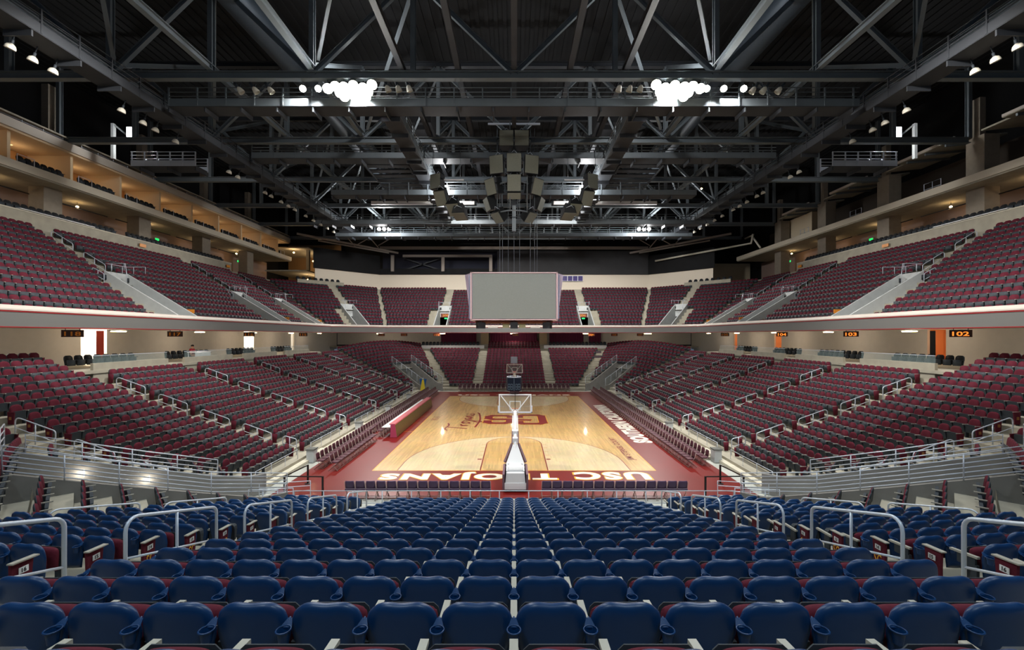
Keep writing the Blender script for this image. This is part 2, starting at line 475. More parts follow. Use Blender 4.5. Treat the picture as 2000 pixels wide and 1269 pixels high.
# upper deck
UM = 14
def zu(m): return 8.11+0.53*m
def up_pts(m): return (26.2+0.82*m, 60.4+0.34*m), (19.7+0.34*m, 66.9+0.82*m)
UV_SIDE = [34.0, 48.8, 57.2]; UV_END = [11.3]
def ugap(u, c, m):
    if m < 6: return (c-2.15, c+1.05)
    return (c-0.6, c+0.6)
for sx in (-1, 1):
    sd = 'left' if sx < 0 else 'right'
    for m in range(UM):
        c1, c2 = up_pts(m)
        cuts = [14.0]
        for c in UV_SIDE: cuts += list(ugap(0, c, m))
        cuts.append(c1[1]-0.2)
        for i in range(0, len(cuts), 2):
            for n, y in enumerate(fill(cuts[i], cuts[i+1])):
                SEATS.append(('maroon', sx*c1[0], y, zu(m), facing(-sx, 0), 'upper deck %s side' % sd, m, n+1, sd))
        L = math.hypot(c2[0]-c1[0], c2[1]-c1[1]); d = ((c2[0]-c1[0])/L, (c2[1]-c1[1])/L)
        g = ugap(0, L/2+0.6, m)
        for a, b in ((0.3, g[0]), (g[1], L-0.3)):
            for n, s in enumerate(fill(a, b)):
                SEATS.append(('maroon', sx*(c1[0]+d[0]*s), c1[1]+d[1]*s, zu(m), facing(-sx, -1), 'upper deck %s far corner' % sd, m, n+1, sd))
        ga, gb = (11.3-1.05, 11.3+2.15) if m < 6 else (10.7, 11.9)
        for a, b in ((0.02, ga), (gb, c2[0]-0.2)):
            if m >= 13 and a < 1: continue
            for n, X in enumerate(fill(a, b)):
                SEATS.append(('maroon', sx*X, c2[1], zu(m), PI, 'upper deck far end %s' % sd, m, n+1, sd))

# ------------------------------------------------------------------ seat shapes
def panel(mb, wb, wt, z0, z1, y0, lean, t, nu, nv, mi_f, mi_b, corner=0.55, wrap=0.05, dip=0.012, drop=0.0):
    """a rounded, curved back: its front half has material mi_f, its back half mi_b"""
    vs_v = [1-(1-j/nv)**1.6 for j in range(nv+1)]
    F = []; B = []
    for v in vs_v:
        tt = max(0.0, (v-0.45)/0.55)
        hw = (wb+(wt-wb)*min(1, v*1.6))/2*math.sqrt(max(0.0, 1-(corner*tt**1.7)**2)) if corner > 0 else (wb+(wt-wb)*v)/2
        for i in range(nu+1):
            u = -1+2*i/nu; x = hw*u
            z = z0+(z1-z0)*v - (dip*math.exp(-(u/0.4)**2)+drop*abs(u)**3.6)*max(0, v-0.35)/0.65
            y = y0-lean*v+wrap*u*u
            e = max(0.0, (1-abs(u)**5)*(1-abs(2*v-1)**8))**0.5
            F.append((x, y+t*0.5*e, z)); B.append((x, y-t*0.5*e, z))
    n = nu+1; nF = len(F); fs = []; ms = []
    for j in range(nv):
        for i in range(nu):
            a = j*n+i
            fs.append((a+1, a, a+n, a+n+1)); ms.append(mi_f)
            fs.append((nF+a, nF+a+1, nF+a+n+1, nF+a+n)); ms.append(mi_b)
    rim = [i for i in range(n)]+[j*n+nu for j in range(1, nv+1)]+[nv*n+i for i in range(nu-1, -1, -1)]+[j*n for j in range(nv-1, 0, -1)]
    # front and back share the rim: the offsets are zero there
    base = len(mb.v); mb.v.extend(F+B)
    for f, mm in zip(fs, ms):
        mb.f.append(tuple(base+i for i in f)); mb.m.append(mm); mb.sm.append(True)
    for k in range(len(rim)):
        a, b = rim[k], rim[(k+1) % len(rim)]
        mb.f.append((base+a, base+b, base+nF+b, base+nF+a)); mb.m.append(mi_b); mb.sm.append(True)
def weld(me, d=1e-4):
    bm = bmesh.new(); bm.from_mesh(me); bmesh.ops.remove_doubles(bm, verts=bm.verts, dist=d)
    bmesh.ops.recalc_face_normals(bm, faces=bm.faces); bm.to_mesh(me); bm.free(); return me
def pan_shape(mb, w, y0, y1, z0, z1, mi, rake=0.05, n=3):
    """folded-up seat pan: a rounded slab standing on edge"""
    prof = [(-1, 0), (-1, 0.72), (-0.93, 0.9), (-0.78, 1), (0.78, 1), (0.93, 0.9), (1, 0.72), (1, 0)]
    pts = [(u*w/2, z0+(z1-z0)*v) for u, v in prof]
    vs = [(x, y0-rake*(z-z0)/(z1-z0)*0, z) for x, z in pts]+[(x, y1-rake*(1-(z-z0)/(z1-z0)), z) for x, z in pts]
    k = len(pts)
    mb.add(vs, [tuple(range(k)), tuple(range(k, 2*k))[::-1]]+[(i+k, (i+1) % k+k, (i+1) % k, i) for i in range(k)], mi)
def ring(mb, c, R, r, n=20, k=6, mi=0):
    pts = [(c[0]+R*math.cos(2*PI*i/n), c[1]+R*math.sin(2*PI*i/n), c[2]) for i in range(n)]
    mb.tube(pts, r, k, mi, closed=True)

def near_seat(proto_name='arena_seat'):
    root = empty(proto_name)
    b = MB(); panel(b, 0.38, 0.515, 0.30, 0.845, 0.03, 0.05, 0.085, 20, 14, 0, 0, corner=0.46, wrap=0.03, dip=0.012, drop=0.085)
    o = b.build('back_shell', M_blue, root); weld(o.data)
    b = MB(); panel(b, 0.36, 0.42, 0.44, 0.77, 0.068, 0.05, 0.05, 10, 8, 0, 0, corner=0.5, wrap=0.03, drop=0.07)
    o = b.build('back_cushion', M_mar, root); weld(o.data)
    b = MB(); pan_shape(b, 0.45, 0.248, 0.256, 0.36, 0.676, 0, rake=0.0); b.build('seat_pan', M_char, root)
    b = MB(); panel(b, 0.42, 0.445, 0.37, 0.688, 0.195, 0.0, 0.11, 12, 8, 0, 0, corner=0.35, wrap=0, dip=0, drop=0.03)
    o = b.build('seat_cushion', M_mar, root); weld(o.data)
    b = MB(); b.extr([(-0.285, 0.06, 0.60), (-0.235, 0.06, 0.60), (-0.235, 0.40, 0.575), (-0.285, 0.40, 0.575)], (0, 0, 0.028))
    arm = b.build('armrest', M_arm, root)
    b = MB(); b.box((-0.26, 0.2, 0.52), (0.03, 0.22, 0.13)); b.box((-0.26, 0.10, 0.26), (0.045, 0.07, 0.5)); b.box((-0.26, 0.12, 0.01), (0.07, 0.22, 0.02))
    b.build('support', M_char, root)
    b = MB(); ring(b, (-0.26, -0.075, 0.69), 0.047, 0.006)
    b.lathe((-0.26, -0.075, 0.60), [(0.03, 0), (0.034, 0.03), (0.042, 0.085)], 14)
    b.lathe((-0.26, -0.075, 0.60), [(0.0, 0.001), (0.03, 0)], 14)
    b.extr([(-0.30, -0.04, 0.675), (-0.22, -0.04, 0.675), (-0.245, 0.015, 0.705), (-0.275, 0.015, 0.705)], (0, 0, 0.010))
    b.tube([(-0.26, -0.01, 0.69), (-0.26, 0.02, 0.72)], 0.006, 6)
    b.build('cup_holder', M_blue, root)
    freeze(root); return root
def seat_mesh(name, shell, res):
    """a whole seat as one mesh: shell, fabric, charcoal pan, armrest"""
    nu, nv = res; b = MB()
    panel(b, 0.38, 0.515, 0.30, 0.845, 0.04, 0.05, 0.085, nu, nv, 1, 0, corner=0.46, wrap=0.03, dip=0.012, drop=0.085)
    pan_shape(b, 0.45, 0.16, 0.25, 0.34, 0.65, 2)
    b.box((-0.26, 0.2, 0.59), (0.05, 0.36, 0.035), 3)
    b.box((-0.26, 0.12, 0.29), (0.035, 0.12, 0.58), 2)
    return weld(b.mesh(name, [shell, M_mar, M_char, M_arm]))
def low_seat_arrays(shell):
    b = MB()
    # back as a rounded plate with front and rear faces
    prof = [(-0.21, 0.28), (0.21, 0.28), (0.255, 0.66), (0.23, 0.79), (0.12, 0.87), (-0.12, 0.87), (-0.23, 0.79), (-0.255, 0.66)]
    vs = [(x, 0.085-(z-0.28)*0.11+0.16*x*x, z) for x, z in prof]; vr = [(x, y-0.075, z) for x, y, z in vs]
    n = 8
    b.add(vs+vr, [tuple(range(n))[::-1]], 1, True)
    b.f.append(tuple(range(n, 2*n))); b.m.append(0); b.sm.append(False)
    for i in range(n): b.f.append((i, (i+1) % n, n+(i+1) % n, n+i)); b.m.append(0); b.sm.append(False)
    b.box((0, 0.19, 0.42), (0.46, 0.08, 0.36), 2)
    b.box((-0.262, 0.15, 0.585), (0.04, 0.28, 0.03), 3)
    return b
def mass(name, low, places, mats):
    """many seats as one mesh"""
    V = np.array(low.v, dtype=np.float32); nv = len(V); N = len(places)
    P = np.array([p[:4] for p in places], dtype=np.float32)
    c, s = np.cos(P[:, 3])[:, None], np.sin(P[:, 3])[:, None]
    X = V[None, :, 0]*c-V[None, :, 1]*s+P[:, 0:1]; Y = V[None, :, 0]*s+V[None, :, 1]*c+P[:, 1:2]; Z = V[None, :, 2]+P[:, 2:3]
    co = np.stack([X, Y, Z], -1).reshape(-1, 3)
    lens = np.array([len(f) for f in low.f]); idx = np.concatenate([np.array(f) for f in low.f])
    loops = (idx[None, :]+(np.arange(N)*nv)[:, None]).ravel(); totals = np.tile(lens, N)
    starts = np.concatenate([[0], np.cumsum(totals)[:-1]])
    me = bpy.data.meshes.new(name)
    me.vertices.add(N*nv); me.vertices.foreach_set('co', co.ravel())
    me.loops.add(len(loops)); me.loops.foreach_set('vertex_index', loops.astype(np.int32))
    me.polygons.add(len(totals)); me.polygons.foreach_set('loop_start', starts.astype(np.int32)); me.polygons.foreach_set('loop_total', totals.astype(np.int32))
    for m in mats: me.materials.append(m)
    me.polygons.foreach_set('material_index', np.tile(np.array(low.m), N).astype(np.int32))
    me.update(calc_edges=True); me.validate()
    o = bpy.data.objects.new(name, me); C.objects.link(o); return o

def in_frame(x, y, z, pad=30):
    if y < 0.6: return False
    u, v = px(x, y, z); return -pad < u < 2000+pad and -pad < v < 1269+pad*3
blue = sorted([s for s in SEATS if s[0] == 'blue' and in_frame(s[1], s[2], s[3]+0.83, 45)], key=lambda s: s[2])
maro = sorted([s for s in SEATS if s[0] == 'maroon' and in_frame(s[1], s[2], s[3]+0.7)], key=lambda s: s[2])
out_b = [s for s in SEATS if s[0] == 'blue' and not in_frame(s[1], s[2], s[3]+0.83, 45) and s[2] > 1]
out_m = [s for s in SEATS if s[0] == 'maroon' and not in_frame(s[1], s[2], s[3]+0.7) and abs(s[1]) < 1.45*s[2]]
print('seats', len(blue), len(maro), len(out_b), len(out_m))
NROWS = 17
def seat_label(s):
    kind, x, y, z, th, stand, m, n, side = s[:9]
    if kind == 'blue':
        # row counted up from the railing by the court
        if stand == 'middle block':
            return 'blue-backed seat, middle block, %s row above the railing, %s seat %s of centre' % (ordn(m+1), ordn(n), side)
        return 'blue-backed seat, outer %s, %s row above the railing, %s from the aisle' % (stand, ordn(m+1), ordn(n))
    return 'maroon seat, %s, %s row up, %s seat from its near end' % (stand, ordn(m+1), ordn(n))
p_near = near_seat()
me_mid = seat_mesh('arena_seat', M_blue, (10, 8))
NB = 0
first = True
for s in blue[:300]:
    grp = 'blue-backed seats of the near stand'
    if s[2] < 8.3:
        if first: o = p_near; o.location = (s[1], s[2], s[3]); o.rotation_euler = (0, 0, s[4]); first = False
        else: o = dup(p_near, (s[1], s[2], s[3]), s[4])
    else:
        o = bpy.data.objects.new('arena_seat', me_mid); C.objects.link(o); o.location = (s[1], s[2], s[3]); o.rotation_euler = (0, 0, s[4])
    tag(o, seat_label(s), 'seat', grp)
mid_low = MB()
panel(mid_low, 0.38, 0.515, 0.30, 0.845, 0.04, 0.05, 0.085, 6, 5, 1, 0, corner=0.46, wrap=0.03, dip=0.01, drop=0.085)
pan_shape(mid_low, 0.45, 0.16, 0.25, 0.38, 0.665, 2); mid_low.box((-0.26, 0.2, 0.59), (0.05, 0.36, 0.035), 3)
o = mass('arena_seat_rows', mid_low, [(s[1], s[2], s[3], s[4]) for s in blue[300:]+out_b], [M_blue, M_mar, M_char, M_arm])
for p in o.data.polygons: pass
tag(o, 'remaining blue-backed seats in the lowest rows of the near stand', 'seats', 'blue-backed seats of the near stand', 'stuff')
# maroon seats, three parts each
root = empty('stadium_seat')
b = MB(); panel(b, 0.44, 0.525, 0.30, 0.875, 0.05, 0.06, 0.085, 10, 8, 1, 0, corner=0.5, wrap=0.03, dip=0.0, drop=0.11); ob = b.build('backrest', [M_char, M_mar], root); weld(ob.data)
b = MB(); pan_shape(b, 0.46, 0.15, 0.23, 0.24, 0.60, 0); b.build('seat_pan', M_char, root)
b = MB(); b.box((-0.262, 0.15, 0.585), (0.04, 0.30, 0.03), 0); b.box((-0.262, 0.10, 0.29), (0.035, 0.14, 0.57), 1); b.build('armrest', [M_arm, M_char], root)
freeze(root)
ROOTE = {}
for e in (-1, 1):
    re_ = dup(root, (0, 0, -50), 0)
    b = MB(); b.extr([(e*0.262, 0.03, 0.06), (e*0.262, 0.26, 0.06), (e*0.262, 0.31, 0.58), (e*0.262, 0.0, 0.60)], (e*0.04, 0, 0)); b.box((e*0.284, 0.13, 0.32), (0.05, 0.11, 0.13), 1)
    b.build('end_panel', [M_mar, M_emb], re_); freeze(re_); ROOTE[e] = re_
eused = set()
for i, s in enumerate(maro[:300]):
    e = s[9] if len(s) > 9 else 0
    if e and i:
        if e not in eused: o = ROOTE[e]; eused.add(e); o.location = (s[1], s[2], s[3]); o.rotation_euler = (0, 0, s[4])
        else: o = dup(ROOTE[e], (s[1], s[2], s[3]), s[4])
    elif i == 0: o = root; o.location = (s[1], s[2], s[3]); o.rotation_euler = (0, 0, s[4])
    else: o = dup(root, (s[1], s[2], s[3]), s[4])
    tag(o, seat_label(s), 'stadium seat', 'maroon seats nearest the camera')
low = low_seat_arrays(M_char)
rest = maro[300:]+out_m
def en(s): return s[9] if len(s) > 9 else 0
groups_ = [(low, [(s[1], s[2], s[3], s[4]) for s in rest])]
for e in (-1, 1):
    lb = MB(); lb.extr([(e*0.262, 0.03, 0.06), (e*0.262, 0.26, 0.06), (e*0.262, 0.31, 0.58), (e*0.262, 0.0, 0.60)], (e*0.04, 0, 0), 1)
    groups_.append((lb, [(s[1], s[2], s[3], s[4]) for s in rest if en(s) == e]))
parts_ = [mass('stadium_seat_rows', l_, p_, [M_char, M_mar, M_char, M_arm]) for l_, p_ in groups_]
bm = bmesh.new()
for p_ in parts_: bm.from_mesh(p_.data)
bm.to_mesh(parts_[0].data); bm.free()
for p_ in parts_[1:]: bpy.data.objects.remove(p_)
o = parts_[0]
tag(o, 'rows upon rows of maroon seats filling the lower stands and the upper deck', 'stadium seats', 'maroon seats of the bowl', 'stuff')

# ------------------------------------------------------------------ arena floor and court
mb = MB(); mb.box((0, 37.7, -0.06), (70, 84, 0.08)); struct(mb, 'floor', M_walk)
court = MB()
def rect(x0, y0, x1, y1, z, mi): court.quad((x0, y0, z), (x1, y0, z), (x1, y1, z), (x0, y1, z), mi)
CY0, CY1, CX = 23.5, 52.15, 7.62
court.box((0, 38.0, -0.005), (22.3, 37.0, 0.03), 0)            # painted apron, 3 cm thick
Z0 = 0.0105
rect(-CX-0.09, CY0-0.09, CX+0.09, CY1+0.09, Z0, 5)
rect(-CX-0.05, CY0-0.05, CX+0.05, CY1+0.05, Z0+0.001, 4)
rect(-CX, CY0, CX, CY1, Z0+0.002, 1)
def poly_xy(pts, z, mi): court.add([(x, y, z) for x, y in pts], [tuple(range(len(pts)))], mi)
def arc_band(cx, cy, R, wd, a0, a1, z, mi, n=48):
    for i in range(n):
        t0 = a0+(a1-a0)*i/n; t1 = a0+(a1-a0)*(i+1)/n
        court.quad((cx+(R-wd)*math.cos(t0), cy+(R-wd)*math.sin(t0), z), (cx+R*math.cos(t0), cy+R*math.sin(t0), z), (cx+R*math.cos(t1), cy+R*math.sin(t1), z), (cx+(R-wd)*math.cos(t1), cy+(R-wd)*math.sin(t1), z), mi)
for e in (0, 1):
    T = (lambda x, y: (x, y)) if e == 0 else (lambda x, y: (x, CY0+CY1-y))
    R = 6.30; cy = CY0+1.575
    pts = [(-R, CY0)]+[(R*math.cos(PI-PI*i/60), cy+R*math.sin(PI*i/60)) for i in range(61)]+[(R, CY0)]
    poly_xy([T(*p) for p in pts], Z0+0.003, 2)                      # pale wood inside the arc
    s = 1 if e == 0 else -1
    ccy = T(0, cy)[1]
    arc_band(0, ccy, R+0.02, 0.05, 0 if s > 0 else PI, PI if s > 0 else 2*PI, Z0+0.004, 5)
    for x in (-R, R):
        y0, y1 = sorted((T(0, CY0)[1], ccy)); rect(x-0.03, y0, x+0.02, y1, Z0+0.004, 5)
    y0, y1 = sorted((T(0, CY0)[1], T(0, CY0+5.79)[1])); rect(-1.83, y0, 1.83, y1, Z0+0.005, 1)   # the lane
    yc = T(0, CY0+5.79)[1]
    pts = [(1.83*math.cos(PI*i/40), yc+s*1.83*math.sin(PI*i/40)) for i in range(41)]; poly_xy(pts, Z0+0.005, 1)
    for x in (-1.83, 1.83): rect(x-0.03, y0, x+0.03, y1, Z0+0.006, 5)
    rect(-1.83, yc-0.025, 1.83, yc+0.025, Z0+0.006, 6)
    arc_band(0, yc, 1.85, 0.05, 0 if s > 0 else PI, PI if s > 0 else 2*PI, Z0+0.006, 5)
    for k in range(5):
        for x in (-1, 1):
            yy = T(0, CY0+2.1+0.86*k)[1]; wd = 0.10 if k == 0 else 0.03
            rect(min(x*1.9, x*2.15), yy-wd, max(x*1.9, x*2.15), yy+wd, Z0+0.006, 5 if k == 0 else 6)
mid = (CY0+CY1)/2
rect(-CX, mid-0.025, CX, mid+0.025, Z0+0.003, 6)
arc_band(0, mid, 1.83, 0.05, 0, 2*PI, Z0+0.003, 6, 64)
M_tan = mat('tan_line', (190, 140, 70), 0.4, coat=0.5)
for yy in (33.0, 36.2, 39.3, 42.5): rect(-CX-1.6, yy-0.025, -CX, yy+0.025, Z0+0.003, 4)
court_o = court.build('basketball_court', [M_apron, W_court, W_light, M_wpaint, M_gold, M_dred, M_tan])
tag(court_o, 'glossy maple basketball court with cardinal painted border and white lettering', 'basketball court')
def lay(x, y, z, rz): return Matrix.Translation((x, y, z)) @ Matrix.Rotation(rz, 4, 'Z')
Z1 = 0.02
def lettering(s, x, y, w, h, rz, layers):
    for k, (mt, grow) in enumerate(layers):
        text(s, lay(x, y, Z1+0.0015*k, rz), mt, court_o, fit=(w+grow, h+grow), bold=0.045-0.0*k, ext=0.0004, spacing=1.02, size=1.0)
def outlined(s, x, y, w, h, rz, b0=0.05, grow=0.16, fill_m=None, line_m=None):
    text(s, lay(x, y, Z1, rz), line_m or M_gold, court_o, fit=(w+grow, h+grow), bold=b0+0.02, ext=0.0004, spacing=1.2)
    text(s, lay(x, y, Z1+0.002, rz), fill_m or M_wpaint, court_o, fit=(w, h), bold=b0, ext=0.0004, spacing=1.2)
outlined('TROJANS', -2.35, 22.58, 9.1, 1.2, PI)
outlined('USC', 5.08, 22.58, 3.85, 1.2, PI)
outlined('USC TROJANS', 0, 53.1, 13.6, 1.05, 0)
text('SOUTHERN CALIFORNIA', lay(8.85, 37.6, Z1, PI/2), M_wpaint, court_o, fit=(16.2, 1.3), bold=0.06, ext=0.0004, spacing=1.12)
text('JIM STERKEL COURT', lay(6.95, 28.2, Z1, PI/2), M_dred, court_o, fit=(5.6, 0.5), bold=0.02, ext=0.0004)
text('PAC-10', lay(-6.9, 38.2, Z1, PI/2), M_dred, court_o, fit=(1.6, 0.6), bold=0.0, ext=0.0004)
# script word, a flowing line of paint
def script_line(pts, wd, mt=M_dred, name='script_lettering'):
    b = MB(); P = [Vector((p[0], p[1], 0)) for p in pts]
    for i in range(len(P)-1):
        d = (P[i+1]-P[i]); n = Vector((-d.y, d.x, 0)).normalized()*wd/2
        b.quad(P[i]-n, P[i+1]-n, P[i+1]+n, P[i]+n)
    return b
def catmull(pts, k=8):
    out = []
    P = [pts[0]]+list(pts)+[pts[-1]]
    for i in range(1, len(P)-2):
        p0, p1, p2, p3 = [Vector((*p, 0)) for p in P[i-1:i+3]]
        for j in range(k):
            t = j/k; out.append(tuple((0.5*((2*p1)+(-p0+p2)*t+(2*p0-5*p1+4*p2-p3)*t*t+(-p0+3*p1-3*p2+p3)*t**3)).xy))
    out.append(tuple(pts[-1])); return out
b = MB()
for st in ([(0.2, 2.6), (1.0, 3.0), (2.4, 2.8), (3.4, 3.1)], [(1.6, 2.9), (1.3, 1.4), (0.9, 0.2)],            # T
           [(2.2, 1.3), (2.3, 0.3), (2.5, 1.1), (3.0, 1.35)],                                                # r
           [(3.7, 1.3), (3.2, 0.8), (3.5, 0.2), (4.0, 0.7), (3.7, 1.3), (4.5, 1.2)],                          # o
           [(4.7, 1.3), (4.7, 0.2), (4.3, -1.3), (3.9, -0.8), (4.8, 0.2), (5.2, 0.8)],                        # j
           [(6.0, 1.2), (5.3, 0.9), (5.5, 0.2), (6.1, 0.9), (6.1, 0.2), (6.5, 0.6)],                          # a
           [(6.7, 1.2), (6.7, 0.2), (7.1, 1.2), (7.4, 0.9), (7.5, 0.2), (7.9, 0.7)],                          # n
           [(8.3, 1.4), (8.2, 0.9), (8.6, 0.5), (8.2, 0.15), (7.6, 0.4)], [(1.5, -0.7), (5.0, -1.0), (8.6, -0.5), (9.2, -0.1)]):
    pts = catmull(st); sub = script_line(pts, 0.24)
    b.add([(x, y, 0.0004*len(b.f)/200) for x, y, z in sub.v], sub.f)
o = b.build('script_lettering', M_dred, court_o); o.matrix_local = lay(-3.55, 33.2, Z1, PI/2) @ Matrix.Diagonal((0.85, 0.62, 1, 1))
# interlocked SC in the centre circle: two outlined block letters
def block(polys, mt, x, y, sc, z, name='centre_emblem', grow=0):
    b = MB()
    for i, p in enumerate(polys): b.add([(q[0]*sc[0], q[1]*sc[1], 0.00008*i) for q in p], [tuple(range(len(p)))])
    o = b.build(name, mt, court_o); o.matrix_local = lay(x, y, z, 0); return o
def stroke(path, wd):
    out = []
    for i in range(len(path)-1):
        p, q = Vector((*path[i], 0)), Vector((*path[i+1], 0)); d = (q-p).normalized(); n = Vector((-d.y, d.x, 0))*wd/2; e = d*wd*0.42
        out.append([tuple((p-e-n).xy), tuple((q+e-n).xy), tuple((q+e+n).xy), tuple((p-e+n).xy)])
    return out
# turned half round as the photograph shows it
Cpath = [(0.35, -1.1), (0.35, -1.75), (0.7, -2.0), (2.0, -2.0), (2.35, -1.6), (2.35, 1.6), (2.0, 2.0), (0.7, 2.0), (0.35, 1.6), (0.35, 1.0)]
Spath = [(-0.4, 0.9), (-0.4, 1.4), (-0.8, 1.75), (-2.0, 1.75), (-2.35, 1.3), (-2.35, 0.4), (-1.9, 0.0), (-0.6, -0.05), (1.1, -0.35)]
Spath2 = [(-2.35, -0.8), (-2.35, -1.4), (-2.0, -1.75), (-0.9, -1.75), (-0.45, -1.3), (-0.45, -0.1)]
R2 = lambda path: [(-x, y) for x, y in path]
for wd, mt, z in ((0.82, M_gold, Z1), (0.70, M_dred, Z1+0.003)):
    block(stroke(Cpath, wd)+stroke(Spath, wd)+stroke(Spath2, wd), mt, 0.1, 37.8, (1.0, 0.95), z)

# ------------------------------------------------------------------ basketball goals
def goal(y_board, s, label):
    """s = +1 : stands at the near end and reaches out towards +y"""
    root = empty('basketball_goal', (0.06, y_board, 0))
    Y = lambda v: -s*v            # distance behind the board
    b = MB(); W = 1.86
    for z in (2.92, 3.93): b.box((0, 0, z), (W, 0.05, 0.07))
    for x in (-W/2+0.035, W/2-0.035): b.box((x, 0, 3.425), (0.07, 0.05, 0.95))
    b.build('board_frame', M_white, root)
    b = MB(); b.box((0, 0, 3.425), (W-0.1, 0.012, 0.98)); b.build('glass_board', M_glass, root)
    b = MB()
    for x in (-0.3, 0.3): b.box((x, Y(-0.012), 3.32), (0.05, 0.008, 0.5))
    for z in (3.07, 3.55): b.box((0, Y(-0.012), z), (0.6, 0.008, 0.05))
    b.build('shooter_square', M_white, root)
    b = MB(); b.box((0, 0.0, 2.93), (W+0.1, 0.09, 0.06)); 
    for x in (-1, 1): b.box((x*(W/2+0.02), 0, 3.1), (0.06, 0.09, 0.4))
    b.build('edge_pad', mat('white_pad', (214, 218, 230), 0.6), root)
    b = MB(); ring(b, (0, Y(-0.38), 3.05), 0.23, 0.012, 24, 6); b.box((0, Y(-0.08), 3.03), (0.16, 0.16, 0.05))
    rim = b.build('rim', mat('orange_rim', (214, 70, 30), 0.4), root)
    b = MB()
    for k in range(12):
        a0 = 2*PI*k/12
        for sg in (-1, 1):
            pts = [((0.225-0.1*t)*math.cos(a0+sg*t*0.55), Y(-0.38)+(0.225-0.1*t)*math.sin(a0+sg*t*0.55), 3.04-0.42*t) for t in (0, 0.33, 0.66, 1)]
            b.tube(pts, 0.006, 4)
    b.build('net', M_white, rim)
    # boom: four tubes and the diagonal stays seen through the glass
    b = MB()
    b.tube([(0, Y(0.12), 3.0), (0, Y(0.5), 2.85), (0, Y(2.6), 1.85), (0, Y(3.05), 0.55)], 0.085, 10)
    b.box((0, Y(1.9), 2.22), (0.26, 0.36, 0.2)); b.box((0, Y(2.5), 1.95), (0.26, 0.3, 0.24))
    for x in (-1, 1):
        b.bar((x*0.12, Y(0.15), 2.75), (x*0.16, Y(2.7), 1.35), 0.07)
        b.bar((x*0.05, Y(0.25), 2.95), (x*0.80, Y(0.06), 3.88), 0.045)
    b.build('boom', M_white, root)
    b = MB(); b.bar((0, Y(0.08), 2.95), (0, Y(0.1), 4.1), 0.03); b.build('clock_mast', M_black, root)
    # wheeled base with a tapered hood and padded edge
    b = MB()
    b.extr([(-0.5, Y(3.1), 0.16), (0.5, Y(3.1), 0.16), (0.42, Y(3.1), 0.9), (-0.42, Y(3.1), 0.9)], (0, -s*1.45, 0))
    b.extr([(-0.46, Y(3.08), 0.9), (0.46, Y(3.08), 0.9), (0.12, Y(2.55), 1.75), (-0.12, Y(2.55), 1.75)], (0, -s*0.12, 0))
    b.build('base', M_white, root)
    b = MB()
    for x in (-1, 1):
        b.bar((x*0.55, Y(2.95), 0.5), (x*0.55, Y(4.6), 0.5), 0.1, 0.72)
        b.bar((x*0.52, Y(2.95), 0.95), (x*0.16, Y(2.45), 1.75), 0.1, 0.12); b.bar((x*0.16, Y(2.45), 1.75), (x*0.15, Y(1.7), 2.2), 0.07, 0.1)
    b.box((0, Y(2.92), 0.5), (1.1, 0.1, 0.72))
    b.build('base_pad', mat('grey_maroon_pad', (110, 82, 92), 0.6), root)
    b = MB()
    for y in (3.35, 4.3):
        b.box((0, Y(y), 0.96), (0.86, 0.1, 0.12))
    b.extr([(-0.46, Y(3.75), 0.92), (-0.2, Y(3.6), 1.06), (0.2, Y(3.6), 1.06), (0.46, Y(3.75), 0.92), (0.3, Y(3.95), 0.92), (-0.3, Y(3.95), 0.92)], (0, 0, 0.05))
    b.box((0, Y(4.55), 0.30), (1.0, 0.06, 0.30))
    for x in (-0.4, 0.4): b.tube([(x, Y(3.3), 0.98), (x, Y(4.5), 0.98)], 0.035, 6)
    b.build('counterweight', M_white, root)
    b = MB()
    for x in (-0.42, 0.42):
        for y in (3.3, 4.4): b.lathe((x, Y(y), 0.08), [(0.0, -0.03), (0.08, -0.03), (0.08, 0.03), (0.0, 0.03)], 12, M=Matrix.Rotation(PI/2, 3, 'Y'))
    b.build('wheel', M_black, root)
    tag(root, label, 'basketball goal')
    return root
goal(24.75, 1, 'white portable basketball goal on the near baseline with padded wheeled base')
goal(50.9, -1, 'white portable basketball goal on the far baseline')
def seven(b, ch, x, y, z, w, h, t, d):
    seg = {'a': ((-1, 1), (1, 1)), 'b': ((1, 1), (1, 0)), 'c': ((1, 0), (1, -1)), 'd': ((-1, -1), (1, -1)), 'e': ((-1, -1), (-1, 0)), 'f': ((-1, 0), (-1, 1)), 'g': ((-1, 0), (1, 0))}
    for k in {'8': 'abcdefg', '0': 'abcdef', '3': 'abcdg', '5': 'acdfg'}[ch]:
        p, q = seg[k]; b.bar((x+p[0]*w/2, y, z+p[1]*h/2), (x+q[0]*w/2, y, z+q[1]*h/2), t, d)
def shot_clock(y, s, label):
    root = empty('shot_clock', (0.0, y, 4.1))
    b = MB()
    b.prism([(-0.43, -0.12), (-0.36, -0.34), (0.0, -0.40), (0.36, -0.34), (0.43, -0.12), (0.43, 0.2), (0, 0.36), (-0.43, 0.2)], 0.06, 0.80)
    b.build('housing', mat('navy_black_housing', (14, 22, 36), 0.35), root)
    b = MB()
    for cx in (-0.21, 0.21):
        for k in (-1, 1): seven(b, '8', cx+k*0.075, -0.385 if s > 0 else 0.36, 0.30, 0.10, 0.3, 0.014, 0.02)
    b.box((0, -0.41, 0.43), (0.02, 0.02, 0.7))
    b.build('digits', mat('unlit_digits', (96, 112, 124), 0.5), root)
    b = MB(); ring(b, (0, -0.02, 0.84), 0.4, 0.012, 24, 6)
    for x in (-0.2, 0.2): b.bar((x, 0, 0.8), (x, 0, 0.9), 0.03)
    b.build('top_bracket', M_alu, root)
    tag(root, label, 'shot clock'); return root
shot_clock(24.95, 1, 'dark round shot clock mounted above the near goal')
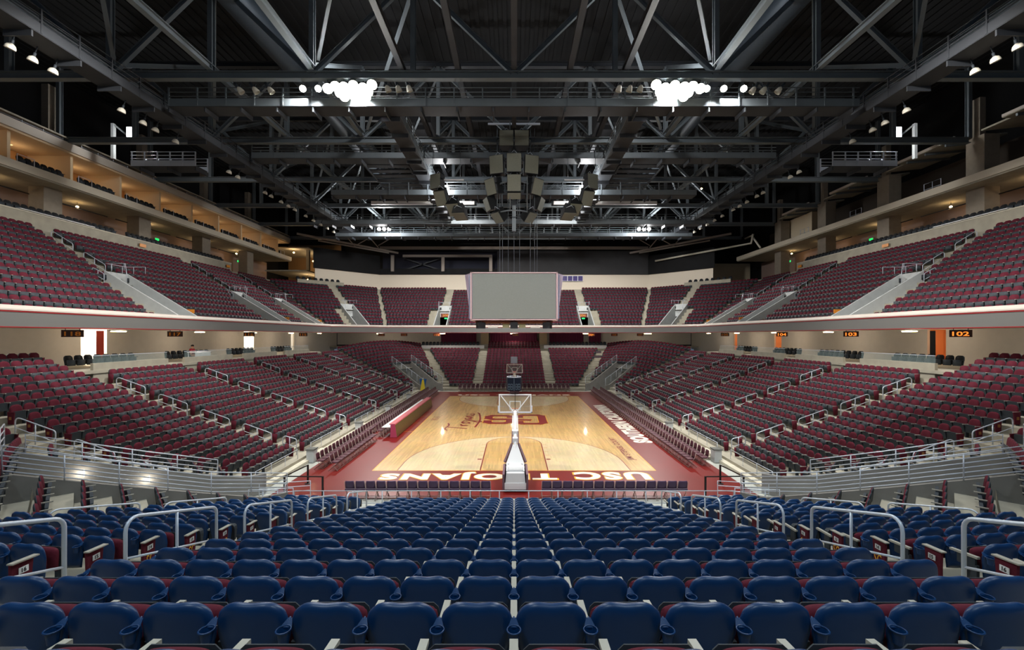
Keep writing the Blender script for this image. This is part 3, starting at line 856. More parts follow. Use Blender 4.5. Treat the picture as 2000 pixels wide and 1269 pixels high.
root = empty('shot_clock', (0, 51.1, 4.05)); b = MB(); b.prism([(-0.38, -0.15), (0.38, -0.15), (0.38, 0.2), (-0.38, 0.2)], 0, 0.75)
b.build('housing', mat('pale_blue_housing', (160, 176, 200), 0.5), root)
b = MB(); b.box((0, 0.205, 0.38), (0.66, 0.01, 0.6)); b.build('clock_face', M_black, root)
b = MB(); b.box((0, 0, -0.1), (0.06, 0.06, 0.22)); b.build('bracket', M_white, root)
tag(root, 'pale blue back of the shot clock above the far goal', 'shot clock')

# ------------------------------------------------------------------ chairs round the court
def folding(mat_pad, mat_frame):
    root = empty('folding_chair')
    b = MB(); panel(b, 0.40, 0.42, 0.50, 0.86, -0.13, 0.06, 0.05, 6, 5, 0, 0, corner=0.5, wrap=0.03, dip=0); weld(b.build('backrest', mat_pad, root).data)
    b = MB(); b.box((0, 0.05, 0.455), (0.43, 0.40, 0.055)); b.build('seat', mat_pad, root)
    for sx in (-1, 1):
        b = MB()
        b.tube([(sx*0.215, -0.20, 0.84), (sx*0.215, -0.10, 0.5), (sx*0.215, 0.26, 0.0)], 0.013, 5); b.build('leg', mat_frame, root)
        b = MB(); b.tube([(sx*0.20, 0.20, 0.43), (sx*0.20, -0.26, 0.0)], 0.013, 5); b.build('leg', mat_frame, root)
    b = MB()
    b.tube([(-0.21, 0.22, 0.05), (0.21, 0.22, 0.05)], 0.01, 5); b.tube([(-0.2, -0.24, 0.04), (0.2, -0.24, 0.04)], 0.01, 5)
    b.build('stretcher', mat_frame, root)
    freeze(root); return root
def folding_low(mat_pad, mat_frame):
    b = MB(); b.box((0, -0.16, 0.68), (0.41, 0.045, 0.34), 0, rx=0.15); b.box((0, 0.05, 0.455), (0.43, 0.40, 0.055), 0)
    for sx in (-1, 1):
        b.bar((sx*0.215, -0.19, 0.84), (sx*0.215, -0.10, 0.5), 0.026, mi=1); b.bar((sx*0.215, -0.10, 0.5), (sx*0.215, 0.26, 0.0), 0.026, mi=1); b.bar((sx*0.2, 0.2, 0.43), (sx*0.2, -0.26, 0), 0.026, mi=1)
    return b.mesh('folding_chair', [mat_pad, mat_frame])
fc = folding(M_plum, M_beige); fl = folding_low(M_plum, M_beige)
used = [False]
def put_chair(x, y, z, th, label, grp, detail, proto=fc, low=fl, flag=used):
    if detail:
        if not flag[0]: o = proto; flag[0] = True; o.location = (x, y, z); o.rotation_euler = (0, 0, th)
        else: o = dup(proto, (x, y, z), th)
    else:
        o = bpy.data.objects.new('folding_chair', low); C.objects.link(o); o.location = (x, y, z); o.rotation_euler = (0, 0, th)
    tag(o, label, 'chair', grp); return o
for row, X in enumerate((9.85, 10.75)):
    n = 0; y = 24.2+0.3*row
    while y < 55.2:
        n += 1
        put_chair(X, y, 0, facing(-1, 0), 'plum folding chair courtside right, %s row, %s from the near end' % ('front' if row == 0 else 'rear', ordn(n)), 'folding chairs along the right sideline', y < 32)
        y += 0.53
for row, X in enumerate((9.75, 10.65)):
    n = 0; y = 23.6+0.3*row
    while y < 55.0:
        if not (row == 0 and 30.2 < y < 45.8):
            n += 1
            put_chair(-X, y, 0, facing(1, 0), 'plum folding chair courtside left, %s row, %s from the near end' % ('front' if row == 0 else 'rear', ordn(n)), 'folding chairs along the left sideline', y < 31)
        y += 0.53
n = 0; y = 31.4
while y < 44.5:
    n += 1
    put_chair(-9.75, y, 0, facing(1, 0), 'plum chair tucked behind the scorers table, %s from its near end' % ordn(n), 'chairs behind the scorers table', False); y += 0.62
fb = folding(M_pvin, M_beige); fb_used = [False]; M_tmp = None
for side, x0 in (('left', -7.3), ('right', 1.45)):
    for i in range(14):
        x = x0+i*0.465
        d = (14-i) if side == 'left' else (i+1)
        put_chair(x, 19.45, 0, 0.0, 'purple-grey chair on the near baseline, %s to the %s of the goal' % (ordn(d), side), 'chairs on the near baseline', True, proto=fb, flag=fb_used)
for row in range(2):
    for i in range(26):
        x = (i-12.5)*0.56
        if abs(x) < 0.5: continue
        d = abs(i-12.5)+0.5
        put_chair(x, 56.3+row*0.85, 0.0+0.12*row, PI, 'plum folding chair behind the far baseline, %s row, %s to the %s' % ('front' if row == 0 else 'rear', ordn(int(d)), 'left' if x < 0 else 'right'), 'folding chairs behind the far baseline', False)

# long scorers table
root = empty('scorers_table', (-8.72, 31.0, 0))
b = MB(); b.extr([(0.36, 0, 0.03), (-0.12, 0, 0.03), (-0.08, 0, 0.98), (0.22, 0, 0.98)], (0, 0.04, 0)); b.build('end_panel', mat('magenta_pad', (168, 62, 92), 0.5), root)
b = MB(); b.extr([(0.36, 0.05, 0.05), (0.30, 0.05, 0.05), (0.17, 0.05, 0.93), (0.23, 0.05, 0.93)], (0, 13.4, 0)); b.build('display_front', mat('dark_olive_display', (88, 72, 40), 0.25), root)
b = MB(); b.extr([(0.25, 0.05, 0.93), (-0.20, 0.05, 0.93), (-0.20, 0.05, 0.99), (0.22, 0.05, 0.99)], (0, 13.4, 0)); b.build('top_cushion', mat('rose_pad', (176, 76, 84), 0.5), root)
b = MB(); b.box((-0.42, 6.75, 0.74), (0.62, 13.4, 0.04)); 
b.build('tabletop', M_white, root)
for k in range(8):
    b = MB(); b.box((-0.65, 0.2+k*1.87, 0.36), (0.05, 0.05, 0.72)); b.build('leg', M_beige, root)
b = MB(); b.box((-0.12, 6.75, 0.45), (0.03, 13.2, 0.85)); b.build('back_panel', M_char, root)
tag(root, 'long scorers table with magenta end and dark display front on the left sideline', 'table')

# railing along the front of the near stand
def rail_run(name, pts, h, bars, post_step, r, label, cat='railing', group=None, rad=None):
    """a railing along a 3-D polyline: top rail, bars, posts"""
    root = empty(name, pts[0]); O = Vector(pts[0]); P = [Vector(p)-O for p in pts]
    up = Vector((0, 0, h))
    b = MB(); b.tube([P[0]]+[p+up for p in P]+[P[-1]], r, 8); b.build('top_rail', M_alu, root)
    for k in range(bars):
        b = MB(); b.tube([p+up*((k+0.6)/(bars+0.6)) for p in P], r*(0.85 if bars > 2 else 0.62), 6); b.build('bar', M_alu, root)
    tot = sum((P[i+1]-P[i]).length for i in range(len(P)-1)); n = max(1, round(tot/post_step))
    for k in range(1, n):
        d = tot*k/n
        for i in range(len(P)-1):
            L = (P[i+1]-P[i]).length
            if d <= L: q = P[i]+(P[i+1]-P[i])*(d/L); break
            d -= L
        b = MB(); b.tube([q, q+up], r*0.85, 8); b.build('post', M_alu, root)
    tag(root, label, cat, group); return root
rail_run('railing', [(-9.1, 18.0, 0.05), (9.1, 18.0, 0.05)], 0.82, 1, 1.24, 0.025, 'long metal railing across the front of the blue seats')
for sx in (-1, 1):
    sd = 'left' if sx < 0 else 'right'
    rail_run('railing', [(sx*9.2, 18.1, 0.05), (sx*10.1, 17.9, 0.05), (sx*10.5, 17.2, 0.3)], 0.9, 1, 0.7, 0.024, 'short bent railing at the %s front corner of the blue seats' % sd, group='corner railings')
    rail_run('railing', [(sx*8.9, 19.0, 0.0), (sx*10.9, 18.6, 0.0)], 0.95, 4, 0.9, 0.02, 'four-bar floor railing at the %s front corner of the near stand' % sd)
    # vomitory railings, along the near and the far parapet
    def vp(m, r, far=False):
        p = diag_pt(m, r, far)[0]; return (sx*p[0], p[1], diag_pt(max(0, m), r, far)[0][2]+0.62)
    rail_run('railing', [vp(-0.9, VR0-0.0), vp(2, VR0), vp(5, VR0), vp(7.9, VR0)], 0.82, 5, 1.35, 0.022, 'six-bar metal railing on the nearer wall of the near %s tunnel' % sd)
    rail_run('railing', [vp(1.2, VR1), vp(4, VR1), vp(7.6, VR1)], 0.66, 3, 1.5, 0.022, 'four-bar railing on the farther wall of the near %s tunnel' % sd)
    pe = [vp(8.15, VR0), vp(8.15, VR1)]
    rail_run('railing', [(p[0], p[1], p[2]+0.1) for p in pe], 0.8, 3, 1.0, 0.022, 'railing over the mouth of the near %s tunnel' % sd)
    for r, nm in ((VR0, 'inner'), (VR1, 'outer')):
        P = [vp(-0.9, r, True), vp(3.5, r, True), vp(7.9, r, True)]
        root = empty('glass_railing', P[0]); O = Vector(P[0])
        b = MB(); b.extr([Vector(P[0])-O, Vector(P[2])-O, Vector(P[2])-O+Vector((0, 0, 0.85)), Vector(P[0])-O+Vector((0, 0, 0.85))], (0.01, 0.01, 0)); b.build('glass_panel', M_glass, root)
        for k in range(7):
            q = (Vector(P[2])-Vector(P[0]))*(k/6); b = MB(); b.tube([q, q+Vector((0, 0, 0.9))], 0.025, 6); b.build('post', M_alu, root)
        b = MB(); b.tube([Vector((0, 0, 0.88)), Vector(P[2])-O+Vector((0, 0, 0.88))], 0.02, 6); b.build('top_rail', M_alu, root)
        tag(root, 'glass railing on the %s wall of the far %s tunnel' % (nm, sd), 'railing')
    # belt barrier
    root = empty('barrier', (sx*10.15, 21.4, 0))
    for (x, y) in ((0, 0), (sx*0.25, -1.7), (-sx*1.5, -1.75)):
        b = MB(); b.box((x, y, 0.47), (0.07, 0.07, 0.94)); b.lathe((x, y, 0), [(0.0, 0), (0.16, 0.0), (0.16, 0.02), (0, 0.035)], 14); b.build('post', M_black, root)
    b = MB(); b.bar((0, 0, 0.92), (sx*0.25, -1.7, 0.92), 0.02, 0.05); b.build('belt', M_black, root)
    b = MB(); b.bar((sx*0.25, -1.7, 0.92), (-sx*1.5, -1.75, 0.92), 0.02, 0.05); b.build('belt', M_black, root)
    tag(root, 'black belt barrier standing at the near %s corner of the court' % sd, 'barrier')
    # steps and pillar blocks in front of the side stand
    mb = MB()
    mb.box((sx*12.05, 38, 0.08), (0.55, 36.0, 0.16)); 
    struct(mb, 'floor_ledge_%s' % sd, M_step)
    for i, y in enumerate((25.2, 32.9, 40.6, 48.4)):
        root = empty('concrete_block', (sx*11.72, y, 0))
        b = MB(); b.box((0, 0, 0.36), (0.42, 0.5, 0.72)); b.build('body', M_vom, root)
        b = MB(); b.box((0, 0, 0.74), (0.5, 0.58, 0.05)); b.build('cap', mat('dark_stone_cap', (86, 88, 84), 0.6), root)
        tag(root, 'pale block with dark cap at the %s stand steps, %s from the camera' % (sd, ordn(i+1)), 'block', 'blocks beside the court steps')
        root = empty('steps', (sx*11.6, y+1.1, 0))
        b = MB(); b.box((0, 0, 0.08), (0.75, 1.5, 0.16)); b.build('lower_step', M_step, root)
        b = MB(); b.box((sx*0.2, 0, 0.24), (0.4, 1.5, 0.16)); b.build('upper_step', M_step, root)
        tag(root, 'two white concrete steps up to the %s stand, %s set from the camera' % (sd, ordn(i+1)), 'steps', 'steps beside the court')
    # low rail in front of the first row, between the aisles
    for i in range(len(SIDE_AISLES)-1):
        a, c = SIDE_AISLES[i]+0.8, SIDE_AISLES[i+1]-0.8
        if i == 0: a = 20.6
        rail_run('railing', [(sx*12.25, a, 0.3), (sx*12.25, c, 0.3)], 0.55, 0, 1.5, 0.018, 'low front rail of the %s stand, %s length from the camera' % (sd, ordn(i+1)), group='low front rails')

# ------------------------------------------------------------------ aisle handrails
def handrail_proto(run, drop, h=0.95, r=0.024, bend=0.22):
    root = empty('handrail')
    # local +y goes down the aisle
    def P(t, z): return Vector((0, run*t, -drop*t+z))
    b = MB(); pts = [P(0, -0.02)]+[P(0, h-bend)]
    for k in range(1, 6):
        a = PI/2*k/5; pts.append(Vector((0, bend*(1-math.cos(a)), -drop*bend*(1-math.cos(a))/run+h-bend+bend*math.sin(a))))
    bb = 0.1
    for k in range(0, 5):
        a = PI/2*k/4; yy = run-bb+bb*math.sin(a); pts.append(Vector((0, yy, -drop*yy/run+h-bb+bb*math.cos(a))))
    pts.append(P(1, -0.02)); b.tube(pts, r, 8); b.build('top_rail', M_alu, root)
    b = MB(); b.tube([P(0, h*0.52), P(1, h*0.52)], r*0.7, 6); b.build('mid_rail', M_alu, root)
    b = MB(); b.tube([P(0.5, -0.02), P(0.5, h)], r*0.85, 8); b.build('post', M_alu, root)
    freeze(root); return root
HR = {}
def handrail(x, y, z, th, run, drop, label, grp, h=0.95):
    k = (round(run, 2), round(drop, 2), h)
    if k not in HR:
        HR[k] = handrail_proto(run, drop, h); o = HR[k]; o.location = (x, y, z); o.rotation_euler = (0, 0, th)
    else: o = dup(HR[k], (x, y, z), th)
    tag(o, label, 'handrail', grp); return o
for sx in (-1, 1):
    sd = 'left' if sx < 0 else 'right'
    # between middle block and outer block of the near stand
    for i, y in enumerate((3.32, 5.95, 8.58, 11.2, 13.85)):
        m = (17-y)/0.875
        handrail(sx*5.32, y, zn(m), 0, 1.82, 0.58, 'aisle handrail %s of the middle blue block, %s up from the court' % (sd, ordn(5-i)), 'handrails in the blue stand', h=1.2)
    # between outer block and corner seats
    for i, m in enumerate((7.3, 4.4)):
        a = 9.5+0.27*m-0.1; y = 17-0.875*m
        handrail(sx*a, y, zn(m), facing(-sx*0.38, 0.92), 1.9, 0.5, 'handrail between the blue block and the %s corner seats, %s one' % (sd, ('upper', 'lower')[i]), 'corner handrails')
    for j, ya in enumerate(SIDE_AISLES):
        tops = [0.9, 3.6, 6.6, 9.6, 12.6]
        for i, m in enumerate(tops):
            if ya < 19 and i == 0: continue
            run = 0.8 if i == 0 else 1.68
            mm = m if i else 0.75
            sl = (zs(mm)-zs(max(0, mm-2)))/(0.82*min(2, mm)) if i else 0.28
            handrail(sx*(12.9+0.82*mm), ya, zs(mm)+0.03, facing(-sx, 0), run, run*(0.28 if i == 0 else 0.36), 'handrail in the %s aisle of the lower %s stand, %s above the floor' % (ordn(j+1), sd, ordn(i+1)), 'handrails in the lower %s stand' % sd)
    # upper deck
    for j, c in enumerate(UV_SIDE):
        for i, m in enumerate((9.1, 12.2)):
            handrail(sx*(26.2+0.82*m), c, zu(m), facing(-sx, 0), 1.7, 1.7*0.62, 'upper deck handrail above the %s %s stairwell, %s one' % (ordn(j+1), sd, ('lower', 'upper')[i]), 'handrails in the upper deck')
        handrail(sx*(26.2+0.82*6.3), c-1.7, zu(6.3), facing(-sx, 0), 0.9, 0.5, 'short upper deck handrail beside the %s %s stairwell' % (ordn(j+1), sd), 'handrails in the upper deck')

# ------------------------------------------------------------------ upper deck
def uline(m):
    c1, c2 = up_pts(m); return c1, c2
for sx in (-1, 1):
    sd = 'left' if sx < 0 else 'right'
    mb = MB()
    def Q(a, b, a2, b2, z, z2):
        mb.quad((sx*a[0], a[1], z), (sx*b[0], b[1], z), (sx*b2[0], b2[1], z), (sx*a2[0], a2[1], z))
        mb.quad((sx*a2[0], a2[1], z), (sx*b2[0], b2[1], z), (sx*b2[0], b2[1], z2), (sx*a2[0], a2[1], z2))
    for m in range(UM+1):
        f1, f2 = uline(m-0.7 if m else -1.05); b1, b2 = uline(m+0.3); z = zu(m); z2 = zu(m+1) if m < UM else z
        # side, with stairwells cut out below the sixth row
        segs = [12.0]
        if m < 6:
            for c in UV_SIDE: segs += [c-0.9, c+0.9]
        segs.append(None)
        for i in range(0, len(segs), 2):
            ya, yb = segs[i], segs[i+1]
            Q((f1[0], ya), (f1[0], yb if yb else f1[1]), (b1[0], ya), (b1[0], yb if yb else b1[1]), z, z2)
        # chamfer
        L = lambda t, p, q: (p[0]+(q[0]-p[0])*t, p[1]+(q[1]-p[1])*t)
        Lc = math.hypot(f2[0]-f1[0], f2[1]-f1[1]); tc = 0.5+0.6/Lc; tw = 0.9/Lc
        for ta, tb in (((0, tc-tw), (tc+tw, 1)) if m < 6 else ((0, 1),)):
            Q(L(ta, f1, f2), L(tb, f1, f2), L(ta, b1, b2), L(tb, b1, b2), z, z2)
        for xa, xb in (((None, 12.2), (10.4, 0)) if m < 6 else ((None, 0),)):
            Q((f2[0] if xa is None else xa, f2[1]), (xb, f2[1]), (b2[0] if xa is None else xa, b2[1]), (xb, b2[1]), z, z2)
    struct(mb, 'floor_upper_deck_%s' % sd, M_conc)
    # underside slab
    mb = MB()
    pts = [(25.35, 12), (25.35, 60.0), (19.4, 66.0), (0, 66.0), (0, 84), (44, 84), (44, 12)]
    mb.prism([(sx*x, y) for x, y in pts], 7.75, 7.9); struct(mb, 'ceiling_lower_concourse_%s' % sd, mat('white_soffit', (196, 188, 176), 0.8))
    # stairwell walls
    def well(p0, d, nrm, w=0.9):
        """p0 on the deck edge, d = unit vector up the rake, nrm = across"""
        mb = MB()
        for s in (-1, 1):
            a = Vector((p0[0], p0[1], 0))+Vector((*nrm, 0))*s*w; L = 5.6
            e = a+Vector((*d, 0))*L
            mb.extr([(a.x, a.y, 7.9), (e.x, e.y, 7.9), (e.x, e.y, zu(5.9)+1.0), (a.x, a.y, zu(0)+0.75)], Vector((*nrm, 0))*0.14*s)
        a = Vector((p0[0], p0[1], 0))+Vector((*d, 0))*5.5-Vector((*nrm, 0))*w; bq = a+Vector((*nrm, 0))*2*w
        mb.extr([(a.x, a.y, 10.3), (bq.x, bq.y, 10.3), (bq.x, bq.y, zu(6)+0.9), (a.x, a.y, zu(6)+0.9)], Vector((*d, 0))*0.14)
        mb.extr([(a.x, a.y, 7.9), (bq.x, bq.y, 7.9), (bq.x, bq.y, 10.3), (a.x, a.y, 10.3)], Vector((*d, 0))*2.0) if False else None
        return mb
    k = 0
    for c in UV_SIDE:
        k += 1
        struct(well((sx*25.5, c), (sx, 0), (0, 1)), 'wall_stairwell_%s_%d' % (sd, k), M_vom)
    c1, c2 = uline(-0.8); Lc = math.hypot(c2[0]-c1[0], c2[1]-c1[1]); t = 0.5+0.6/Lc
    q = 1/math.sqrt(2)
    struct(well((sx*(c1[0]+(c2[0]-c1[0])*t), c1[1]+(c2[1]-c1[1])*t), (sx*q, q), (-sx*q, q)), 'wall_stairwell_%s_%d' % (sd, k+1), M_vom)
    struct(well((sx*11.3, 66.2), (0, 1), (1, 0)), 'wall_stairwell_%s_%d' % (sd, k+2), M_vom)
    # small railings round the stairwell heads + signs + half steps
    WELLS = [((sx*(25.5+5.6), c), (sx, 0), (0, 1), '%s side' % sd, ordn(i+1)) for i, c in enumerate(UV_SIDE)]
    WELLS += [((sx*(c1[0]+(c2[0]-c1[0])*t)+sx*q*5.6, c1[1]+(c2[1]-c1[1])*t+q*5.6), (sx*q, q), (-sx*q, q), '%s corner' % sd, 'only'), ((sx*11.3, 66.2+5.6), (0, 1), (1, 0), 'far end %s' % sd, 'only')]
    for (p, d, nrm, where, num) in WELLS:
        z = zu(5.9)+1.0; D = Vector((*d, 0)); Nn = Vector((*nrm, 0)); p = Vector((p[0], p[1], z))
        rail_run('railing', [p-D*1.6-Nn*0.9+Vector((0, 0, -0.85)), p-D*1.5-Nn*0.9, p+Nn*(-0.9), p+Nn*0.9, p-D*1.5+Nn*0.9], 0.55, 0, 0.9, 0.022, 'railing round the stairwell head, upper deck %s, %s' % (where, num+' from the camera' if num != 'only' else 'stairwell'), group='stairwell railings')
    # fascia and its cap
    path = [(25.3, 12), (25.3, 60.0), (19.35, 66.0), (0, 66.0)]
    def band(prof, name, m):
        mb = MB()
        ins = []
        for i, (x, y) in enumerate(path):
            ins.append((x, y))
        def off(i, o):
            x, y = path[i]
            if i == 0: return (x-o, y)
            if i == 1: return (x-o, y-o*0.414)
            if i == 2: return (x-o*0.414, y-o)
            return (x, y-o)
        for i in range(3):
            for j in range(len(prof)-1):
                (o0, z0), (o1, z1) = prof[j], prof[j+1]
                a, b = off(i, o0), off(i+1, o0); c, d = off(i+1, o1), off(i, o1)
                mb.quad((sx*a[0], a[1], z0), (sx*b[0], b[1], z0), (sx*c[0], c[1], z1), (sx*d[0], d[1], z1))
        struct(mb, name, m)
    band([(-0.3, 7.72), (0.0, 7.72), (0.03, 8.50)], 'wall_fascia_%s' % sd, M_fasc)
    band([(0.0, 7.70), (0.03, 7.70), (0.035, 7.74), (0.03, 7.76)], 'trim_%d' % (1 if sx < 0 else 2), M_red)
    band([(0.03, 8.50), (0.05, 8.50), (0.05, 8.55), (0.03, 8.57)], 'trim_%d' % (3 if sx < 0 else 4), M_red)
    band([(0.02, 8.56), (0.06, 8.58), (0.06, 8.66), (0.0, 8.80), (-0.12, 8.86), (-0.3, 8.84), (-0.3, 8.1)], 'trim_%d' % (5 if sx < 0 else 6), M_cap)

    # ---------------- parapet, club level and boxes above the side rows
    X0 = 38.15
    mb = MB(); mb.box((sx*(X0+0.1), 36.6, 16.1), (0.25, 44.0, 1.75)); struct(mb, 'wall_parapet_%s' % sd, M_conc)
    mb = MB(); mb.box((sx*(X0+0.12), 36.6, 17.0), (0.36, 44.0, 0.09)); struct(mb, 'trim_%d' % (7 if sx < 0 else 8), M_step)
    mb = MB(); mb.box((sx*41.5, 44, 15.9), (6.6, 64, 0.2)); struct(mb, 'floor_club_%s' % sd, M_conc)
    mb = MB(); mb.box((sx*43.4, 44, 18.0), (0.3, 64, 4.0)); struct(mb, 'wall_club_%s' % sd, mat('club_wall', (150, 128, 118), 0.85))
    # slab of the suite level
    mb = MB(); mb.box((sx*40.7, 43.5, 20.18), (5.4, 61, 0.62)); struct(mb, 'floor_suites_%s' % sd, M_conc)
    mb = MB(); mb.box((sx*37.95, 43.5, 20.3), (0.16, 61, 0.62)); struct(mb, 'trim_%d' % (9 if sx < 0 else 10), mat('pale_slab_edge', (206, 196, 176), 0.7))
    # columns on the truss lines
    for i, y in enumerate((18.7, 28.0, 37.3, 46.6, 55.9, 65.2)):
        mb = MB(); mb.box((sx*40.2, y, 18.0), (1.3, 1.5, 4.0)); mb.box((sx*40.2, y, 22.3), (1.3, 1.5, 4.0)) if sx > 0 else None
        mb.box((sx*39.9, y, 25.6), (0.5, 0.6, 4.0)) if sx > 0 else mb.box((sx*39.9, y, 26.4), (0.6, 0.7, 4.6))
        struct(mb, 'column_%s_%d' % (sd, i+1), mat('column_concrete', (142, 132, 118), 0.85, noise=0.08))
    if sx < 0:
        mb = MB(); mb.box((-41.0, 43.5, 23.3), (5.6, 61, 0.75)); struct(mb, 'ceiling_suites_left', mat('suite_soffit', (216, 190, 156), 0.8))
        mb = MB(); mb.box((-38.15, 43.5, 23.45), (0.16, 61, 0.7)); struct(mb, 'trim_11', mat('eave_paint', (200, 192, 180), 0.7))
        mb = MB(); mb.box((-42.4, 43.5, 21.8), (0.2, 61, 2.6)); struct(mb, 'wall_suites_left', M_warm)
        for i in range(12):
            y = 19.0+4.72*i
            mb = MB(); mb.box((-40.5, y, 21.7), (3.9, 0.22, 2.45)); struct(mb, 'wall_suite_divider_%d' % (i+1), mat('suite_divider', (224, 200, 164), 0.8))
        for i in range(12):
            y = 21.4+4.72*i
            root = empty('downlight', (-41.2, y, 22.92)); b = MB(); b.lathe((0, 0, 0), [(0.0, -0.03), (0.12, -0.03), (0.14, 0.0)], 12); b.build('diffuser', mat('dim_downlight', (255, 230, 190), 0.5, emit=(255, 214, 150), es=1.5), root)
            b = MB(); ring(b, (0, 0, -0.01), 0.15, 0.015, 14, 5); b.build('trim_ring', M_white, root)
            tag(root, 'warm ceiling downlight in the left suites, %s from the camera' % ordn(i+1), 'ceiling light', 'suite downlights')
            point((-40.9, y, 22.0), 24, (1.0, 0.72, 0.42), 0.12)
        mb = MB(); mb.box((-41.2, 43.5, 24.2), (6.0, 61, 0.12)); struct(mb, 'roof_suites_left', M_conc)
        for k in range(9):
            y0 = 20+k*6.2
            rail_run('railing', [(-38.4, y0, 23.85), (-38.4, y0+4.6, 23.85)], 0.45, 1, 1.6, 0.03, 'roof edge railing above the left suites, %s from the camera' % ordn(k+1), group='suite roof railings')
    else:
        for i, y in enumerate((18.7, 28.0, 37.3, 46.6, 55.9)):
            root = empty('roof_fin', (38.2, y, 24.3))
            b = MB(); b.extr([(0, 0.4, 0), (4.6, 0.4, 0.5), (4.6, 8.4, 0.5), (0.9, 8.4, 0.1), (0.9, 6.2, 0.1), (0, 6.0, 0)], (0, 0, 0.14)); b.build('panel', M_conc, root)
            b = MB(); b.bar((0, 0.4, 0.16), (0, 6.0, 0.16), 0.12, 0.22); b.build('edge_beam', M_cap, root)
            for q in range(3):
                b = MB(); b.bar((0.2, 1.4+q*1.9, -0.12), (4.4, 1.4+q*1.9, 0.3), 0.14, 0.2); b.build('rib', M_steel, root)
            tag(root, 'open canopy panel over the right upper level, %s bay from the camera' % ordn(i+1), 'canopy', 'right side canopies')
            mb = None
        mb = MB(); mb.box((43.6, 43.5, 22.4), (0.2, 61, 4.0)); struct(mb, 'wall_upper_right', mat('dark_taupe_wall', (74, 66, 58), 0.9))  # back wall in one even dark brown
        for i, y in enumerate((27.6, 38.9, 47.8, 56.4)):
            rail_run('railing', [(38.2, y, 20.5), (38.2, y+1.6, 20.5)], 0.85, 1, 0.9, 0.03, 'short railing on the right upper ledge, %s from the camera' % ordn(i+1), group='right ledge railings')
        struct(MB().box((42.6, 63, 22.4), (3.0, 6, 4.0)), 'wall_stair_core_right', M_cream)
    # club wall lamps and pipe
    for i, y in enumerate((34.0, 41.0, 49.0, 57.0, 64.5)):
        root = empty('bulb_lamp', (sx*41.2, y, 19.45))
        b = MB(); b.lathe((0, 0, -0.12), [(0, 0), (0.09, 0.03), (0.12, 0.1), (0.09, 0.17), (0.0, 0.2)], 12); b.build('bulb', M_lampw, root)
        b = MB(); b.tube([(0, 0, 0.06), (0, 0, 0.4)], 0.02, 6); b.build('stem', M_black, root)
        tag(root, 'small warm bulb hanging under the %s suite slab, %s from the camera' % (sd, ordn(i+1)), 'lamp', 'club level bulbs')
        point((sx*41.2, y, 19.0), 20, (1.0, 0.74, 0.45), 0.1)
        root = tag(MB().tube([(sx*40.8, y-4.5, 19.2), (sx*40.8, y-0.2, 19.2), (sx*40.8, y+2.6, 19.2)], 0.05, 6).build('pipe', M_black), 'black pipe run under the %s slab, %s bay from the camera' % (sd, ordn(i+1)), 'pipe', 'pipes under the slabs')
    for i, y in enumerate((52.5, 68.0)):
        root = empty('exit_sign', (sx*43.1, y, 18.9)); b = MB(); b.box((0, 0, 0), (0.06, 0.5, 0.24)); b.build('face', M_green, root); b = MB(); b.box((sx*0.06, 0, 0), (0.06, 0.56, 0.3)); b.build('case', M_white, root)
        tag(root, 'green lit exit sign on the %s club wall, %s one' % (sd, ('nearer', 'farther')[i]), 'exit sign')

    # ---------------- lower concourse: platforms, back wall, openings
    zp = 5.2
    mb = MB(); mb.box((sx*28.3, 41.0, zp-0.1), (6.0, 32.0, 0.2)); struct(mb, 'floor_platform_%s' % sd, M_conc)
    for i, (ya, yb) in enumerate(((26.2, 31.9), (33.5, 39.2), (40.8, 46.5), (48.1, 53.8))):
        mb = MB(); mb.box((sx*25.45, (ya+yb)/2, (zs(14)+zp+0.42)/2), (0.18, yb-ya, zp+0.42-zs(14))); struct(mb, 'wall_platform_%s_%d' % (sd, i+1), M_conc)
        root = empty('glass_screen', (sx*25.45, (ya+yb)/2, zp+0.42)); b = MB(); b.box((0, 0, 0.22), (0.02, yb-ya-0.1, 0.44)); b.build('glass_pane', M_glass, root)
        b = MB(); b.box((0, 0, 0.45), (0.04, yb-ya-0.1, 0.03)); b.build('edge_strip', M_alu, root)
        tag(root, 'low glass screen on the %s platform wall, %s from the camera' % (sd, ordn(i+1)), 'glass screen', 'platform glass screens')
    # back wall in pieces around the openings
    WX = 31.0
    opens = [(31.1, 33.1), (49.9, 51.8), (60.4, 61.3)] if sx < 0 else [(31.2, 32.6), (50.4, 51.8), (60.4, 61.3)]
    y = 5.0; k = 0
    mbw = MB()
    for a, b_ in opens+[(66.0, 66.0)]:
        mbw.box((sx*(WX+0.1), (y+a)/2, 6.35), (0.2, a-y, 2.8)); y = b_
    mbw.box((sx*(WX+0.1), 71, 6.35), (0.2, 10, 2.8))
    struct(mbw, 'wall_%s' % sd, M_wall)
    struct(MB().box((sx*(WX+0.1), 40, 2.4), (0.2, 70, 5.1)), 'wall_base_%s' % sd, M_wall)
    # rooms behind the openings
    for i, (a, b_) in enumerate(opens):
        yc = (a+b_)/2
        mb = MB(); mb.box((sx*(WX+3.0), yc, 6.4), (0.1, 5.0, 3.2)); mb.box((sx*(WX+1.6), yc-2.5, 6.4), (2.8, 0.1, 3.2)); mb.box((sx*(WX+1.6), yc+2.5, 6.4), (2.8, 0.1, 3.2)); mb.box((sx*(WX+1.6), yc, 5.0), (3.0, 5, 0.1))
        struct(mb, 'wall_lobby_%s_%d' % (sd, i+1), M_white if sx < 0 else mat('lobby_orange', (232, 170, 120), 0.8))
        if sx < 0: point((sx*(WX+1.6), yc, 7.2), 900 if i < 2 else 120, (1.0, 0.86, 0.66), 0.25)
        else: point((sx*(WX+1.6), yc, 7.2), 60, (1.0, 0.62, 0.36), 0.2)
    b = MB(); n = 15
    yc0 = opens[0][1]-0.55
